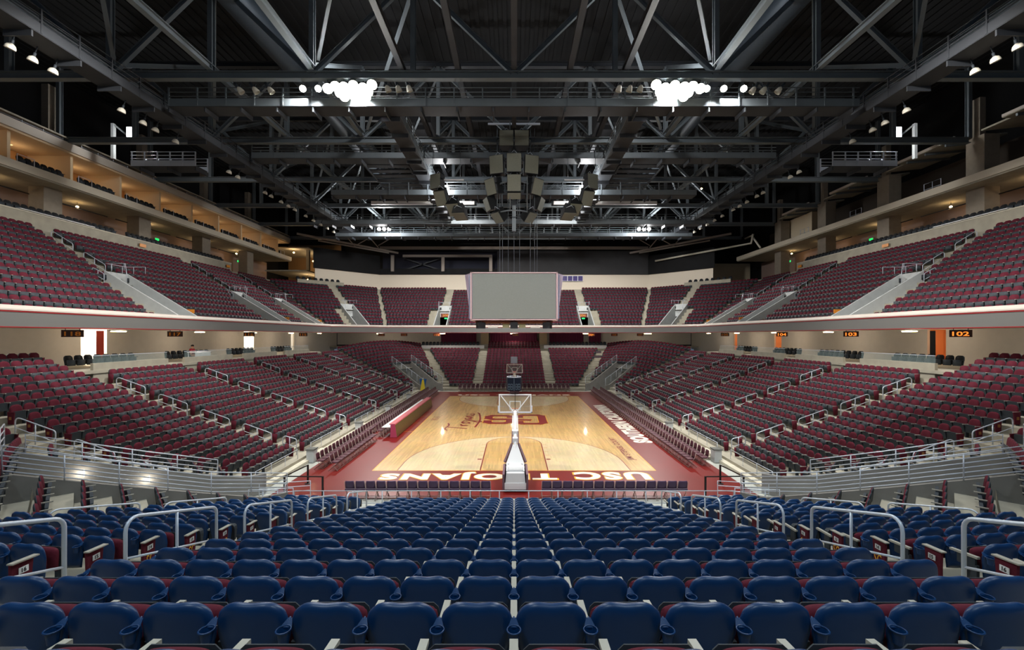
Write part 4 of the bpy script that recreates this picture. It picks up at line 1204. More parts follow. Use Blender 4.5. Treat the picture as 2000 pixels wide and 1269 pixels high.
    vs = [(sx*(WX-0.05+0.04*(i % 2)), yc0+(-0.32 if sx < 0 else -0.1)+0.62*i/n*(1 if sx < 0 else 0.7), z) for z in (5.3, 7.65) for i in range(n+1)]
    b.add(vs, [(i, i+1, n+1+i+1, n+1+i) for i in range(n)]); b.add([(x+sx*0.03, y_, z) for x, y_, z in vs], [(i, i+1, n+1+i+1, n+1+i) for i in range(n)])
    tag(b.build('curtain', M_rcurt if sx < 0 else M_black), ('red' if sx < 0 else 'black')+' drape hanging in the bright doorway of the %s concourse' % sd, 'curtain')

# section signs under the deck edge
for (sx, y, s, lit) in ((-1, 25.8, '118', 0), (-1, 33.6, '117', 0), (-1, 43.0, '116', 0), (-1, 54.0, '115', 0), (1, 25.5, '102', 1), (1, 33.8, '103', 1), (1, 42.5, '104', 1), (1, 54.0, '105', 0)):
    root = empty('section_sign', (sx*26.2, y, 7.42)); ang = math.atan2(-sx*0.9, 0.45)
    root.rotation_euler = (0, 0, math.atan2(26.2*sx, y)*-1)
    b = MB(); b.box((0, 0, 0), (0.95, 0.08, 0.42)); b.build('panel', mat('dark_sign_brown', (62, 34, 24), 0.5), root)
    text(s, Matrix.Translation((0, -0.045, -0.02)) @ Matrix.Rotation(PI/2, 4, 'X'), M_amber if lit else M_orange, root, 'number', fit=(0.7, 0.26), bold=0.02, ext=0.002)
    b = MB(); b.bar((-0.3, 0, 0.2), (-0.3, 0, 0.36), 0.03); b.bar((0.3, 0, 0.2), (0.3, 0, 0.36), 0.03); b.build('hanger', M_black, root)
    tag(root, 'hanging section sign reading %s under the %s deck' % (s, 'left' if sx < 0 else 'right'), 'sign', 'section signs')
# far signs
for i, x in enumerate((-20.5, -17.0, -12.0, 0.2, 12.0, 15.5, 19.5)):
    root = empty('section_sign', (x, 67.2, 7.42)); b = MB(); b.box((0, 0, 0), (1.0, 0.08, 0.4)); b.build('panel', M_sign, root)
    text(str(113-i), Matrix.Translation((0, -0.045, -0.02)) @ Matrix.Rotation(PI/2, 4, 'X'), M_orange, root, 'number', fit=(0.6, 0.24), bold=0.02, ext=0.002)
    tag(root, 'small brown section sign under the far deck edge, %s from the left' % ordn(i+1), 'sign', 'far section signs')
# orange signs on stairwells and parapets
k = 0
for sx in (-1, 1):
    for (x, y, z, th) in ((25.25, 34.0+0.95, 9.25, 0), (25.25, 48.8+0.95, 9.25, 0), (25.25, 57.2+0.95, 9.25, 0), (38.0, 44.5, 16.5, 1), (38.0, 57.8, 16.5, 1)):
        k += 1
        o = MB().box((0, 0, 0), (0.05, 0.75, 0.32)).build('row_sign', M_orange, None, (sx*x, y+(0 if th else 0.15), z))
        if not th: o.rotation_euler = (0, 0, sx*PI/2); o.location.x = sx*26.2; o.location.y = y+0.16-0.28*0
        tag(o, 'small orange sign on the %s %s, %s from the camera' % ('left' if sx < 0 else 'right', 'parapet' if th else 'stairwell wall', ordn((k-1) % 5+1)), 'sign', 'orange signs')
for i, x in enumerate((-11.3, 11.3)):
    root = empty('portal_sign', (x, 71.55, 10.6)); b = MB(); b.box((0, 0, 0), (1.5, 0.06, 0.62)); b.build('panel', M_sign, root)
    text('208' if i == 0 else '206', Matrix.Translation((0, -0.04, 0)) @ Matrix.Rotation(PI/2, 4, 'X'), M_orange, root, 'number', fit=(1.0, 0.36), bold=0.02, ext=0.002)
    tag(root, 'brown number sign over the far %s stairwell' % ('left', 'right')[i], 'sign')
    root = empty('exit_sign', (x+0.1, 71.5, 10.1)); b = MB(); b.box((0, 0, 0), (0.5, 0.05, 0.2)); b.build('face', M_green, root); tag(root, 'green exit sign over the far %s stairwell' % ('left', 'right')[i], 'exit sign')

# ---------------- far end: lower concourse, back walls, drapes
struct(MB().box((0, 76.4, 6.8), (62, 0.3, 2.2)), 'wall_far', M_wall)
struct(MB().box((0, 74.8, zf(16)-0.1), (62, 3.6, 0.2)), 'floor_far_concourse', M_conc)
for i, (a, b_) in enumerate(((-12.6, -6.5), (-4.1, 4.0), (6.1, 12.0), (12.9, 15.0))):
    n = int((b_-a)/0.12); b = MB()
    vs = [(a+(b_-a)*j/n, 75.0+0.05*math.sin(j*1.7), z) for z in (5.5, 7.74) for j in range(n+1)]
    b.add(vs, [(j, j+1, n+1+j+1, n+1+j) for j in range(n)], 0, True); b.add([(x, y+0.05, z) for x, y, z in vs], [(j, j+1, n+1+j+1, n+1+j) for j in range(n)], 0, True)
    tag(b.build('curtain', M_curt), 'maroon curtain closing the far concourse, %s from the left' % ordn(i+1), 'curtain', 'maroon curtains')
for sx in (-1, 1):
    sd = 'left' if sx < 0 else 'right'
    struct(MB().box((sx*5.0, 74.4, 6.8), (1.3, 0.6, 2.0)), 'column_far_%s' % sd, mat('beige_column', (176, 156, 124), 0.8))
    mbx = MB(); mbx.box((sx*10.6, 71.3, (zf(13)+0.5+4.9)/2+0.1), (11.4, 0.2, 1.3)); struct(mbx, 'wall_wing_%s' % sd, M_white)
    struct(MB().box((sx*10.6, 73.0, 5.3), (11.4, 3.4, 0.2)), 'floor_wing_%s' % sd, M_conc)
    for i in range(16):
        o = mass('suite_chair', low, [(0, 0, 0, 0)], [M_char, M_blk, M_char, M_char]) if (sx < 0 and i == 0) else None
        if o is not None: chair_me = o.data; bpy.data.objects.remove(o)
        o = bpy.data.objects.new('suite_chair', chair_me); C.objects.link(o); o.location = (sx*(6.0+i*0.6), 72.0, 5.4); o.rotation_euler = (0, 0, PI)
        tag(o, 'black chair on the far wing platform, %s out on the %s' % (ordn(i+1), sd), 'chair', 'black chairs on the platforms')
    # press desks on the right wing
    if sx > 0:
        for r, (yy, zz) in enumerate(((69.6, zf(11)+0.9), (68.0, zf(9)+0.9))):
            for q in range(2):
                root = empty('press_desk', (7.6+q*4.3+0.2*r, yy, zz)); b = MB(); b.box((0, 0, 0.1), (4.0, 0.6, 0.05)); b.build('tabletop', M_char, root)
                b = MB(); b.box((0, -0.28, -0.25), (4.0, 0.04, 0.65)); b.build('front_panel', mat('plum_panel', (78, 60, 68), 0.6), root)
                tag(root, 'long grey press desk on the far right wing, %s row, %s one' % (('upper', 'lower')[r], ('inner', 'outer')[q]), 'desk', 'press desks')
# upper back walls
W = [(-32.6, 71.2), (-24.4, 79.0), (24.4, 79.0), (32.6, 71.2)]
def wseg(p, q, z0, z1, name, m, off=0.0, th=0.2):
    p = Vector((*p, 0)); q = Vector((*q, 0)); d = (q-p).normalized(); n = Vector((-d.y, d.x, 0))
    mb = MB(); mb.extr([(p-n*off)+Vector((0, 0, z0)), (q-n*off)+Vector((0, 0, z0)), (q-n*off)+Vector((0, 0, z1)), (p-n*off)+Vector((0, 0, z1))], n*th)
    return struct(mb, name, m)
for i in range(3):
    wseg(W[i], W[i+1], 14.5, 18.35, 'wall_upper_far_%d' % (i+1), mat('off_white_wall', (226, 214, 196), 0.85))
wseg((-33, 71.2), (-24.6, 79.0), 18.35, 21.7, 'wall_drape_far_left', M_dark, 0.5)
wseg((24.6, 79.0), (33, 71.2), 18.35, 21.7, 'wall_drape_far_right', M_dark, 0.5)
wseg((-24.6, 79.2), (-3.0, 79.2), 18.35, 19.4, 'wall_drape_low', M_dark, 0.5)
wseg((-24.6, 81.5), (24.6, 81.5), 18.0, 23.0, 'wall_rear_panel', mat('blue_black_panel', (36, 38, 52), 0.9), 0.0)
wseg((-3.0, 79.2), (24.4, 79.2), 18.35, 22.6, 'wall_grey_panel', M_dgrey, 0.5)
struct(MB().box((0, 83.9, 22), (92, 0.3, 34)), 'wall_outer_far', M_deck)
for sx in (-1, 1):
    struct(MB().box((sx*45.5, 42, 22), (0.3, 86, 34)), 'wall_outer_%s' % ('left' if sx < 0 else 'right'), M_deck)
    # corner box platforms
    p, q = (sx*34.4, 68.4), (sx*29.2, 73.6)
    a, b_ = (p, q) if sx < 0 else (q, p)
    wseg(a, b_, 14.8, 16.15, 'wall_corner_box_%s' % ('left' if sx < 0 else 'right'), M_conc, 0.9)
    for i in range(8):
        t = (i+0.5)/8
        o = bpy.data.objects.new('suite_chair', chair_me); C.objects.link(o); o.location = (p[0]+(q[0]-p[0])*t+sx*0.3, p[1]+(q[1]-p[1])*t+0.3, 15.85); o.rotation_euler = (0, 0, facing(-sx, -1))
        tag(o, 'black chair in the far %s corner box, %s from the outside' % ('left' if sx < 0 else 'right', ordn(i+1)), 'chair', 'corner box chairs')
# control room windows
root = empty('window_band', (9.2, 78.6, 17.6))
for i in range(4):
    f = MB()
    f.box((i*0.93, 0, 0.48), (0.93, 0.08, 0.06)); f.box((i*0.93, 0, -0.48), (0.93, 0.08, 0.06)); f.box((i*0.93-0.44, 0, 0), (0.05, 0.08, 0.96)); f.box((i*0.93+0.44, 0, 0), (0.05, 0.08, 0.96))
    fo = f.build('window_frame', M_white, root)
    b = MB(); b.box((i*0.93, 0.03, 0), (0.84, 0.02, 0.9)); b.build('pane', mat('violet_glass', (84, 74, 128), 0.15), fo)
tag(root, 'row of four violet control room windows right of the scoreboard', 'window')

# ---------------- black chairs of the club and suite levels
def bchair(x, y, z, th, label, grp):
    o = bpy.data.objects.new('suite_chair', chair_me); C.objects.link(o); o.location = (x, y, z); o.rotation_euler = (0, 0, th); tag(o, label, 'chair', grp)
for sx in (-1, 1):
    sd = 'left' if sx < 0 else 'right'
    for i in range(46):
        y = 31.5+i*0.575
        if sx < 0 and 42.2 < y < 43.4: continue
        bchair(sx*38.75, y, 16.78, facing(-sx, 0), 'black club chair behind the %s parapet, %s from the camera' % (sd, ordn(i+1)), 'club chairs')
    n = 0
    for i in range(12 if sx < 0 else 2):
        for j in range(6):
            y = 19.0+4.72*i+0.9+0.58*j
            if y > 72 or y < 31: continue
            n += 1
            bchair(sx*38.75, y, 20.5, facing(-sx, 0), 'black chair at the front of the %s suites, %s from the camera' % (sd, ordn(n)), 'suite chairs')
        y = 19.0+4.72*i
        if sx < 0 and y > 28:
            rail_run('railing', [(-38.25, y+0.3, 20.5), (-38.25, y+1.5, 20.5)], 0.8, 0, 1.3, 0.03, 'short suite front railing at the %s divider' % ordn(i+1), group='suite front railings')
    tops = [26.8, 29.3] if sx < 0 else [26.6, 29.0]
    n = 0
    for (ya, yb) in ((26.6, 31.0), (34.2, 38.6), (41.5, 45.6), (49, 53)):
        y = ya
        while y < yb:
            n += 1; bchair(sx*27.3, y, zp, facing(-sx, 0), 'black chair on the lower %s platform, %s from the camera' % (sd, ordn(n)), 'platform chairs'); y += 0.62
    root = empty('counter_table', (sx*38.5, 36.6, 17.05))
    b = MB(); b.box((0, 0, 0.1), (0.7, 6.0, 0.05)); b.build('tabletop', M_white, root); b = MB(); b.box((0, -2.5, 0), (0.05, 0.05, 0.2)); b.box((0, 2.5, 0), (0.05, 0.05, 0.2)); b.build('leg', M_char, root)
    tag(root, 'long pale counter laid along the %s club parapet' % sd, 'counter')

# ---------------- person seated behind the left platform table
root = empty('person', (-26.6, 35.9, zp))
def skin_body(name, verts, edges, radii, m, parent, sub=2, root_i=0):
    me = bpy.data.meshes.new(name); me.from_pydata(verts, edges, []); o = bpy.data.objects.new(name, me); C.objects.link(o); o.parent = parent
    md = o.modifiers.new('skin', 'SKIN'); me.materials.append(m)
    for i, r in enumerate(radii):
        me.skin_vertices[0].data[i].radius = (r, r); me.skin_vertices[0].data[i].use_root = (i == root_i)
    md.use_smooth_shade = True
    s = o.modifiers.new('sub', 'SUBSURF'); s.levels = sub; s.render_levels = sub; return o
V = [(0, 0, 0.50), (0, 0.0, 0.72), (0, 0.0, 0.95), (0, 0.02, 1.06), (0, 0.05, 1.17), (0, 0.05, 1.26),
     (-0.17, 0.0, 0.98), (-0.24, 0.08, 0.76), (-0.12, 0.3, 0.72), (0.17, 0.0, 0.98), (0.24, 0.08, 0.76), (0.12, 0.3, 0.72),
     (-0.1, 0.06, 0.48), (-0.12, 0.46, 0.48), (-0.12, 0.48, 0.08), (0.1, 0.06, 0.48), (0.12, 0.46, 0.48), (0.12, 0.48, 0.08), (-0.12, 0.6, 0.04), (0.12, 0.6, 0.04)]
E = [(0, 1), (1, 2), (2, 3), (3, 4), (4, 5), (2, 6), (6, 7), (7, 8), (2, 9), (9, 10), (10, 11), (0, 12), (12, 13), (13, 14), (14, 18), (0, 15), (15, 16), (16, 17), (17, 19)]
Rd = [0.15, 0.15, 0.14, 0.055, 0.1, 0.09, 0.07, 0.05, 0.035, 0.07, 0.05, 0.035, 0.09, 0.065, 0.045, 0.09, 0.065, 0.045, 0.04, 0.04]
M_skin = mat('skin', (196, 140, 110), 0.6)
skin_body('body', V, E, Rd, M_skin, root)
skin_body('red_shirt', V[:3]+[V[3][:2]+(1.02,)]+[V[6], V[7], V[9], V[10]], [(0, 1), (1, 2), (2, 3), (2, 4), (4, 5), (2, 6), (6, 7)], [0.165, 0.165, 0.155, 0.07, 0.085, 0.065, 0.085, 0.065], mat('red_cloth', (150, 34, 44), 0.9), root)
b = MB(); b.lathe((0, 0.04, 1.20), [(0.105, 0), (0.115, 0.05), (0.1, 0.11), (0.05, 0.15), (0, 0.16)], 14); b.build('hair', mat('dark_hair', (40, 28, 22), 0.9), root)
root.rotation_euler = (0, 0, -PI/2)
tag(root, 'seated person in a red shirt on the lower left platform', 'person')
root = empty('work_table', (-26.0, 35.9, zp)); b = MB(); b.box((0, 0, 0.74), (0.7, 1.8, 0.05)); b.build('tabletop', M_white, root)
b = MB(); b.box((0.33, 0, 0.5), (0.02, 1.7, 0.45)); b.build('skirt', M_vom, root)
for yy in (-0.8, 0.8):
    for xx in (-0.3, 0.28):
        b = MB(); b.box((xx, yy, 0.36), (0.04, 0.04, 0.72)); b.build('leg', M_alu, root)
tag(root, 'white table in front of the seated person on the left platform', 'table')
root = empty('pennant_stand', (-11.2, 53.5, 0.0))
b = MB(); b.lathe((0, 0, 0), [(0, 0), (0.35, 0), (0.35, 0.04), (0.03, 0.06), (0.03, 2.1), (0, 2.1)], 12); b.build('pole', M_white, root)
b = MB(); b.extr([(-0.45, 0.03, 1.95), (-0.15, 0.03, 0.55), (0, 0.03, 0.3), (0.15, 0.03, 0.55), (0.45, 0.03, 1.95)], (0, -0.06, 0)); b.build('banner', mat('blue_banner', (24, 86, 150), 0.7), root)
b = MB(); b.extr([(-0.1, -0.04, 1.9), (-0.35, -0.04, 0.5), (0.3, -0.04, 0.5), (0.1, -0.04, 1.9)], (0, -0.03, 0)); b.build('yellow_wedge', mat('yellow_banner', (236, 212, 60), 0.7), root)
tag(root, 'blue and yellow folded banner standing at the far left corner of the court', 'banner')

# ---------------- seat end panels by the near aisles: number plate and emblem
def two(s, M, mt, parent, name, h, bold=0.02): return text(s, M, mt, parent, name, fit=(h*0.95, h), bold=bold, ext=0.0015)
for sx in (-1, 1):
    for m in range(4, 16):
        y = 17-0.875*m+0.06; x = sx*5.68; z = zn(m)
        root = empty('end_panel', (x, y, z))
        b = MB(); b.extr([(-sx*0.0, 0.12, 0.06), (0, 0.28, 0.06), (0, 0.33, 0.67), (0, 0.10, 0.69)], (sx*0.035, 0, 0)); b.build('side_plate', M_mar, root)
        b = MB(); b.extr([(-0.02, 0.07, 0.69), (0.05, 0.07, 0.69), (0.05, 0.35, 0.67), (-0.02, 0.35, 0.67)], (0, 0, 0.016)); b.build('cap', M_arm, root)
        if m >= 9:
            pl = MB(); pl.box((-sx*0.006, 0.22, 0.57), (0.006, 0.10, 0.07)); pl.build('number_plate', M_white, root)
            M = Matrix.Translation((-sx*0.011, 0.22, 0.57)) @ Matrix.Rotation(-sx*PI/2, 4, 'Z') @ Matrix.Rotation(PI/2, 4, 'X')
            two(str(m+2), M, M_black, root, 'row_number', 0.05)
            M = Matrix.Translation((-sx*0.006, 0.22, 0.38)) @ Matrix.Rotation(-sx*PI/2, 4, 'Z') @ Matrix.Rotation(PI/2, 4, 'X')
            text('SC', M, M_gold, root, 'emblem', fit=(0.13, 0.17), bold=0.0, ext=0.0015)
        tag(root, 'maroon seat-end panel on the %s blue-stand aisle, %s row above the railing' % ('left' if sx < 0 else 'right', ordn(m+1)), 'panel', 'seat end panels by the aisles')

# ------------------------------------------------------------------ scoreboard
root = empty('scoreboard', (0, 36.4, 8.55))
FW, BW_T, BW_B, H = 3.5, 4.05, 3.55, 3.86
b = MB()   # body: front and back screens, flared wings
def hexa(wf, wm, z): return [(-wf, -0.9, z), (wf, -0.9, z), (wm, 0.3, z), (wm, 2.3, z), (wf, 3.5, z), (-wf, 3.5, z), (-wm, 2.3, z), (-wm, 0.3, z)]
lo = hexa(FW, BW_B+0.12, 0); hi = hexa(FW, BW_T+0.1, H)
b.add(lo+hi, [tuple(range(8))[::-1], tuple(range(8, 16))]+[(i, (i+1) % 8, 8+(i+1) % 8, 8+i) for i in range(8)])
b.build('housing', M_lav, root)
b = MB(); b.box((0, -1.0, H/2+0.02), (2*FW-0.22, 0.06, H-0.2)); b.build('screen', M_led, root)
b = MB()
for z in (0.04, H): b.box((0, -0.98, z), (2*FW+0.06, 0.14, 0.09))
for x in (-FW, FW): b.box((x, -0.98, H/2), (0.12, 0.14, H+0.1))
b.build('frame', M_pink, root)
for x in (-1, 1): MB().bar((x*(FW+0.14), -0.86, 0.1), (x*(FW+0.16), -0.86, H-0.2), 0.1, 0.06).build('side_strip', mat('blue_grey_strip', (126, 130, 156), 0.5), root)
b = MB(); b.box((0, 1.2, -0.12), (6.4, 3.6, 0.14)); b.build('underside_truss', mat('rust_brown', (96, 50, 40), 0.7), root)
for x, yaw in ((-2.75, 0.5), (0, 0), (2.75, -0.5)):
    b = MB(); b.box((x, -0.5, -0.42), (0.62, 0.5, 0.52), rz=yaw); so = b.build('speaker', mat('navy_speaker', (30, 36, 46), 0.6), root)
    b = MB(); b.box((x, -0.5, -0.14), (0.2, 0.2, 0.1)); b.build('bracket', M_alu, so)
for x in (-1.75, 1.75):
    b = MB(); b.box((x, -0.4, -0.56), (0.8, 0.3, 0.12)); b.build('light_bar', mat('white_bar', (240, 240, 240), 0.5), root)
for x in (-0.9, 0.9):
    b = MB(); b.box((x*0.75, -0.2, -0.45), (0.55, 0.3, 0.34)); b.build('junction_box', mat('pale_olive_box', (158, 160, 130), 0.6), root)
tag(root, 'large grey blank video scoreboard hanging over centre court with lavender flared sides', 'scoreboard')
for i, (x, y) in enumerate(((-1.35, 37.2), (-0.55, 37.2), (0.0, 38.6), (0.55, 38.6), (1.55, 37.2), (1.95, 37.2), (-1.15, 39), (2.3, 39))):
    o = MB().tube([(x*0.9, y, 12.5), (x*0.9, y, 25.0)], 0.02, 5).build('cable', M_steel)
    tag(o, 'thin steel cable holding the scoreboard, %s from the left' % ordn(sorted([-1.35, -0.55, 0.0, 0.55, 1.55, 1.95, -1.15, 2.3]).index(x)+1), 'cable', 'scoreboard cables')
o = MB().box((0, 37.6, 20.5), (0.34, 0.34, 8.4)).build('mast', M_steel); tag(o, 'square central mast above the scoreboard inside the speaker cluster', 'mast')

# ------------------------------------------------------------------ speaker clusters
def speaker_box(x, y, z, w, h, d, yaw, pitch, label, grp):
    root = empty('loudspeaker', (x, y, z)); root.rotation_euler = (pitch, 0, yaw)
    b = MB(); b.extr([(-w/2, -d/2, -h/2), (w/2, -d/2, -h/2), (w*0.34, d/2, -h/2), (-w*0.34, d/2, -h/2)], (0, 0, h)); b.build('cabinet', M_black, root)
    b = MB(); b.box((0, -d/2-0.015, 0), (w*0.94, 0.03, h*0.94)); b.build('grille', M_gpl, root)
    b = MB(); b.tube([(-w*0.3, 0, h/2), (0, 0, h/2+0.35), (w*0.3, 0, h/2)], 0.02, 5); b.build('hanger', M_alu, root)
    tag(root, label, 'loudspeaker', grp)
G = 'hanging centre speakers'
CY = 37.6
tiers = [(23.7, 1.25, [(-0.63, 0.0), (0.63, 0.0)], 0.0), (21.0, 1.3, [(-2.3, 0.45), (0, 0), (2.3, -0.45)], 0.06), (18.6, 1.25, [(-3.3, 0.95), (0, 0), (3.3, -0.95)], 0.25)]
speaker_box(-0.63, CY-1.5, 23.5, 1.2, 1.3, 1.0, 0, 0.05, 'grey-fronted loudspeaker at the very top of the cluster, left one', G)
speaker_box(0.63, CY-1.5, 23.5, 1.2, 1.3, 1.0, 0, 0.05, 'grey-fronted loudspeaker at the very top of the cluster, right one', G)
for (x, yaw, nm) in ((-1.28, 0.32, 'left'), (0, 0, 'middle'), (1.28, -0.32, 'right')):
    speaker_box(x*1.02, CY-1.6+abs(x)*0.3, 21.5, 1.22, 1.5, 1.0, -yaw, 0.12, 'grey-fronted loudspeaker in the second tier, %s one' % nm, G)
for (x, yaw, nm) in ((-1.62, 0.75, 'left'), (0, 0, 'middle'), (1.62, -0.75, 'right')):
    speaker_box(x, CY-1.5+abs(x)*0.5, 19.95, 1.15, 1.35, 1.1, -yaw, 0.3, 'loudspeaker in the third tier, %s one' % nm, G)
for (x, nm) in ((-2.0, 'left'), (2.0, 'right')):
    speaker_box(x, CY, 18.7, 1.0, 1.1, 0.8, -1.15*(1 if x < 0 else -1), 0.35, 'tilted loudspeaker in the fourth tier, %s one' % nm, G)
    speaker_box(x*0.6, CY-0.4, 17.6, 1.0, 1.0, 0.9, -0.8*(1 if x < 0 else -1), 0.75, 'lowest tilted loudspeaker of the cluster, %s one' % nm, G)
speaker_box(0, CY-1.2, 19.2, 1.15, 0.6, 0.9, 0, 0.8, 'down-tilted loudspeaker under the middle of the cluster', G)
root = empty('cluster_frame', (0, CY, 20.3)); b = MB()
for z in (-2.6, -0.2, 1.6, 3.6): ring(b, (0, 0, z), 1.5, 0.06, 16, 6)
b.build('ring', M_steel, root)
for k in range(6):
    a = PI/3*k+0.3; b = MB(); b.tube([(1.5*math.cos(a), 1.5*math.sin(a), -2.6), (1.5*math.cos(a), 1.5*math.sin(a), 4.8)], 0.05, 6); b.build('rod', M_steel, root)
b = MB()
for x in (-1, 1): b.box((x*1.1, -1.0, 4.8), (2.2, 0.12, 0.14))
b.build('top_beam', M_alu, root)
tag(root, 'steel ring frame carrying the centre speaker cluster', 'frame')
for sx in (-1, 1):
    sd = 'left' if sx < 0 else 'right'
    root = empty('truss_bar', (sx*5.9, 38, 20.9)); b = MB(); b.tube([(-1.5, 0, 0), (1.5, 0, 0)], 0.07, 8); b.build('pipe', M_white, root)
    for x in (-1.2, 1.2): b = MB(); b.tube([(x, 0, 0), (x, 0, 3.4)], 0.02, 5); b.build('cable', M_steel, root)
    tag(root, 'pale horizontal pipe over the %s side speaker group' % sd, 'pipe')
    for i, (x, z, p, yw) in enumerate(((6.6, 20.6, 0.0, 0.9), (6.2, 19.3, 0.55, 0.7), (5.1, 18.4, 0.9, 0.5), (4.6, 17.9, 1.3, 0.4))):
        speaker_box(sx*x, 37.9-i*0.2, z, 1.1, 1.3, 0.9, sx*yw*0.5, p, 'loudspeaker of the %s side group, %s from the top' % (sd, ordn(i+1)), '%s side speakers' % sd)

# ------------------------------------------------------------------ roof
struct(MB().box((0, 38, 33.2), (92, 94, 0.3)), 'ceiling_roof_deck', M_deck)
rd = MB()
for k in range(-60, 61): rd.box((k*0.75, 38, 33.0), (0.3, 92, 0.1))
struct(rd, 'ceiling_roof_ribs', M_deck)
ZB, ZT = 24.0, 30.5
TR = [18.7, 28.0, 37.3, 46.6, 55.9, 65.2, 74.5]
for i, y in enumerate(TR):
    root = empty('roof_truss', (0, y, ZB)); H = ZT-ZB
    hw = 39
    b = MB(); b.ibeam((-hw, 0, 0), (hw, 0, 0), 0.42, 0.44, 0.05); b.build('bottom_chord', M_steel, root)
    b = MB(); b.ibeam((-hw, 0, H), (hw, 0, H), 0.4, 0.4, 0.05); b.build('top_chord', M_steeld, root)
    for k in range(-6, 7):
        x = k*6.5
        if abs(x) > hw: continue
        b = MB(); b.ibeam((x, 0, 0.2), (x, 0, H-0.2), 0.3, 0.3, 0.04); b.build('post', M_steel, root)
        if abs(k) < 6:
            for s in (-1, 1):
                if k % 2 == 0: b = MB(); b.ibeam((x+s*0.1, 0, 0.2), (x+s*6.4, 0, H-0.2), 0.26, 0.26, 0.04); b.build('brace', M_steel, root)
    tag(root, 'grey steel roof truss spanning the arena, %s back from the camera' % ordn(i+1), 'truss', 'cross trusses')
for i, x in enumerate((-26, -19.5, -13, -7.2, -3.6, 0, 3.6, 7.2, 13, 19.5, 26)):
    big = x in (0,)
    b = MB(); b.ibeam((x, 9, ZB+0.5), (x, 78, ZB+0.5), 0.34, 0.36, 0.05)
    o = b.build('roof_girder', M_steeld if abs(x) < 8 else M_steel)
    tag(o, 'dark steel girder running lengthwise under the roof, %s from the left' % ordn(i+1), 'girder', 'lengthwise girders')
for i, (sx, a, b_) in enumerate([(s, y, y+9.3) for s in (-1, 1) for y in TR[:-1]]):
    for x in (13, 26):
        for q in (0, 1):
            o = MB().ibeam((sx*x, a+0.3, ZB+0.9), (sx*x, b_-0.3, ZT-0.4), 0.24, 0.24, 0.04) if q == 0 else MB().ibeam((sx*(x-6.5), a+0.3, ZT-0.4), (sx*(x-0.5), b_-0.3, ZB+0.9), 0.2, 0.2, 0.04)
            tag(o.build('cross_brace', M_steel), '%s steel brace, %s %s, %s roof bay from the camera' % (('lengthwise sloping', 'diagonal sloping')[q], ('inner', 'outer')[x > 20], 'left' if sx < 0 else 'right', ordn(i % 6+1)), 'brace', 'roof braces')
# catwalks: deck, side board, rails and posts
def catwalk(p, q, w, label, grp='catwalks', step=1.9, m=M_steel):
    p = Vector(p); q = Vector(q); d = (q-p).normalized(); n = Vector((-d.y, d.x, 0)); L = (q-p).length
    root = empty('catwalk', p)
    b = MB(); b.bar((0, 0, 0), d*L, w, 0.12); b.build('deck', M_steeld, root)
    k = 0
    jm = MB().bar(-n*w/2, n*w/2, 0.08, 0.3).mesh('joist', M_steeld)
    while k*2.4 < L:
        o = bpy.data.objects.new('joist', jm); C.objects.link(o); o.parent = root; o.location = d*(k*2.4)+Vector((0, 0, -0.25)); k += 1
    for s in (-1, 1):
        b = MB(); b.bar(n*s*w/2+Vector((0, 0, 0.22)), d*L+n*s*w/2+Vector((0, 0, 0.22)), 0.04, 0.5); b.build('kick_board', m, root)
        for z in (0.62, 0.9, 1.2): MB().tube([n*s*w/2+Vector((0, 0, z)), d*L+n*s*w/2+Vector((0, 0, z))], 0.03, 5).build('rail', m, root)
        k = 0; pm = MB().bar((0, 0, 0), (0, 0, 1.22), 0.08).mesh('post', m)
        while k*step <= L:
            o = bpy.data.objects.new('post', pm); C.objects.link(o); o.parent = root; o.location = d*(k*step)+n*s*w/2; k += 1
    tag(root, label, 'catwalk', grp)
for i, (y, hw, z) in enumerate(((29.6, 23, 22.6), (38.8, 23, 22.9), (43.5, 18, 21.2), (57.0, 26, 21.8), (64.0, 26, 21.8))):
    catwalk((-hw, y, z), (hw, y, z), 1.3, 'steel catwalk crossing under the roof, %s back from the camera' % ordn(i+1))
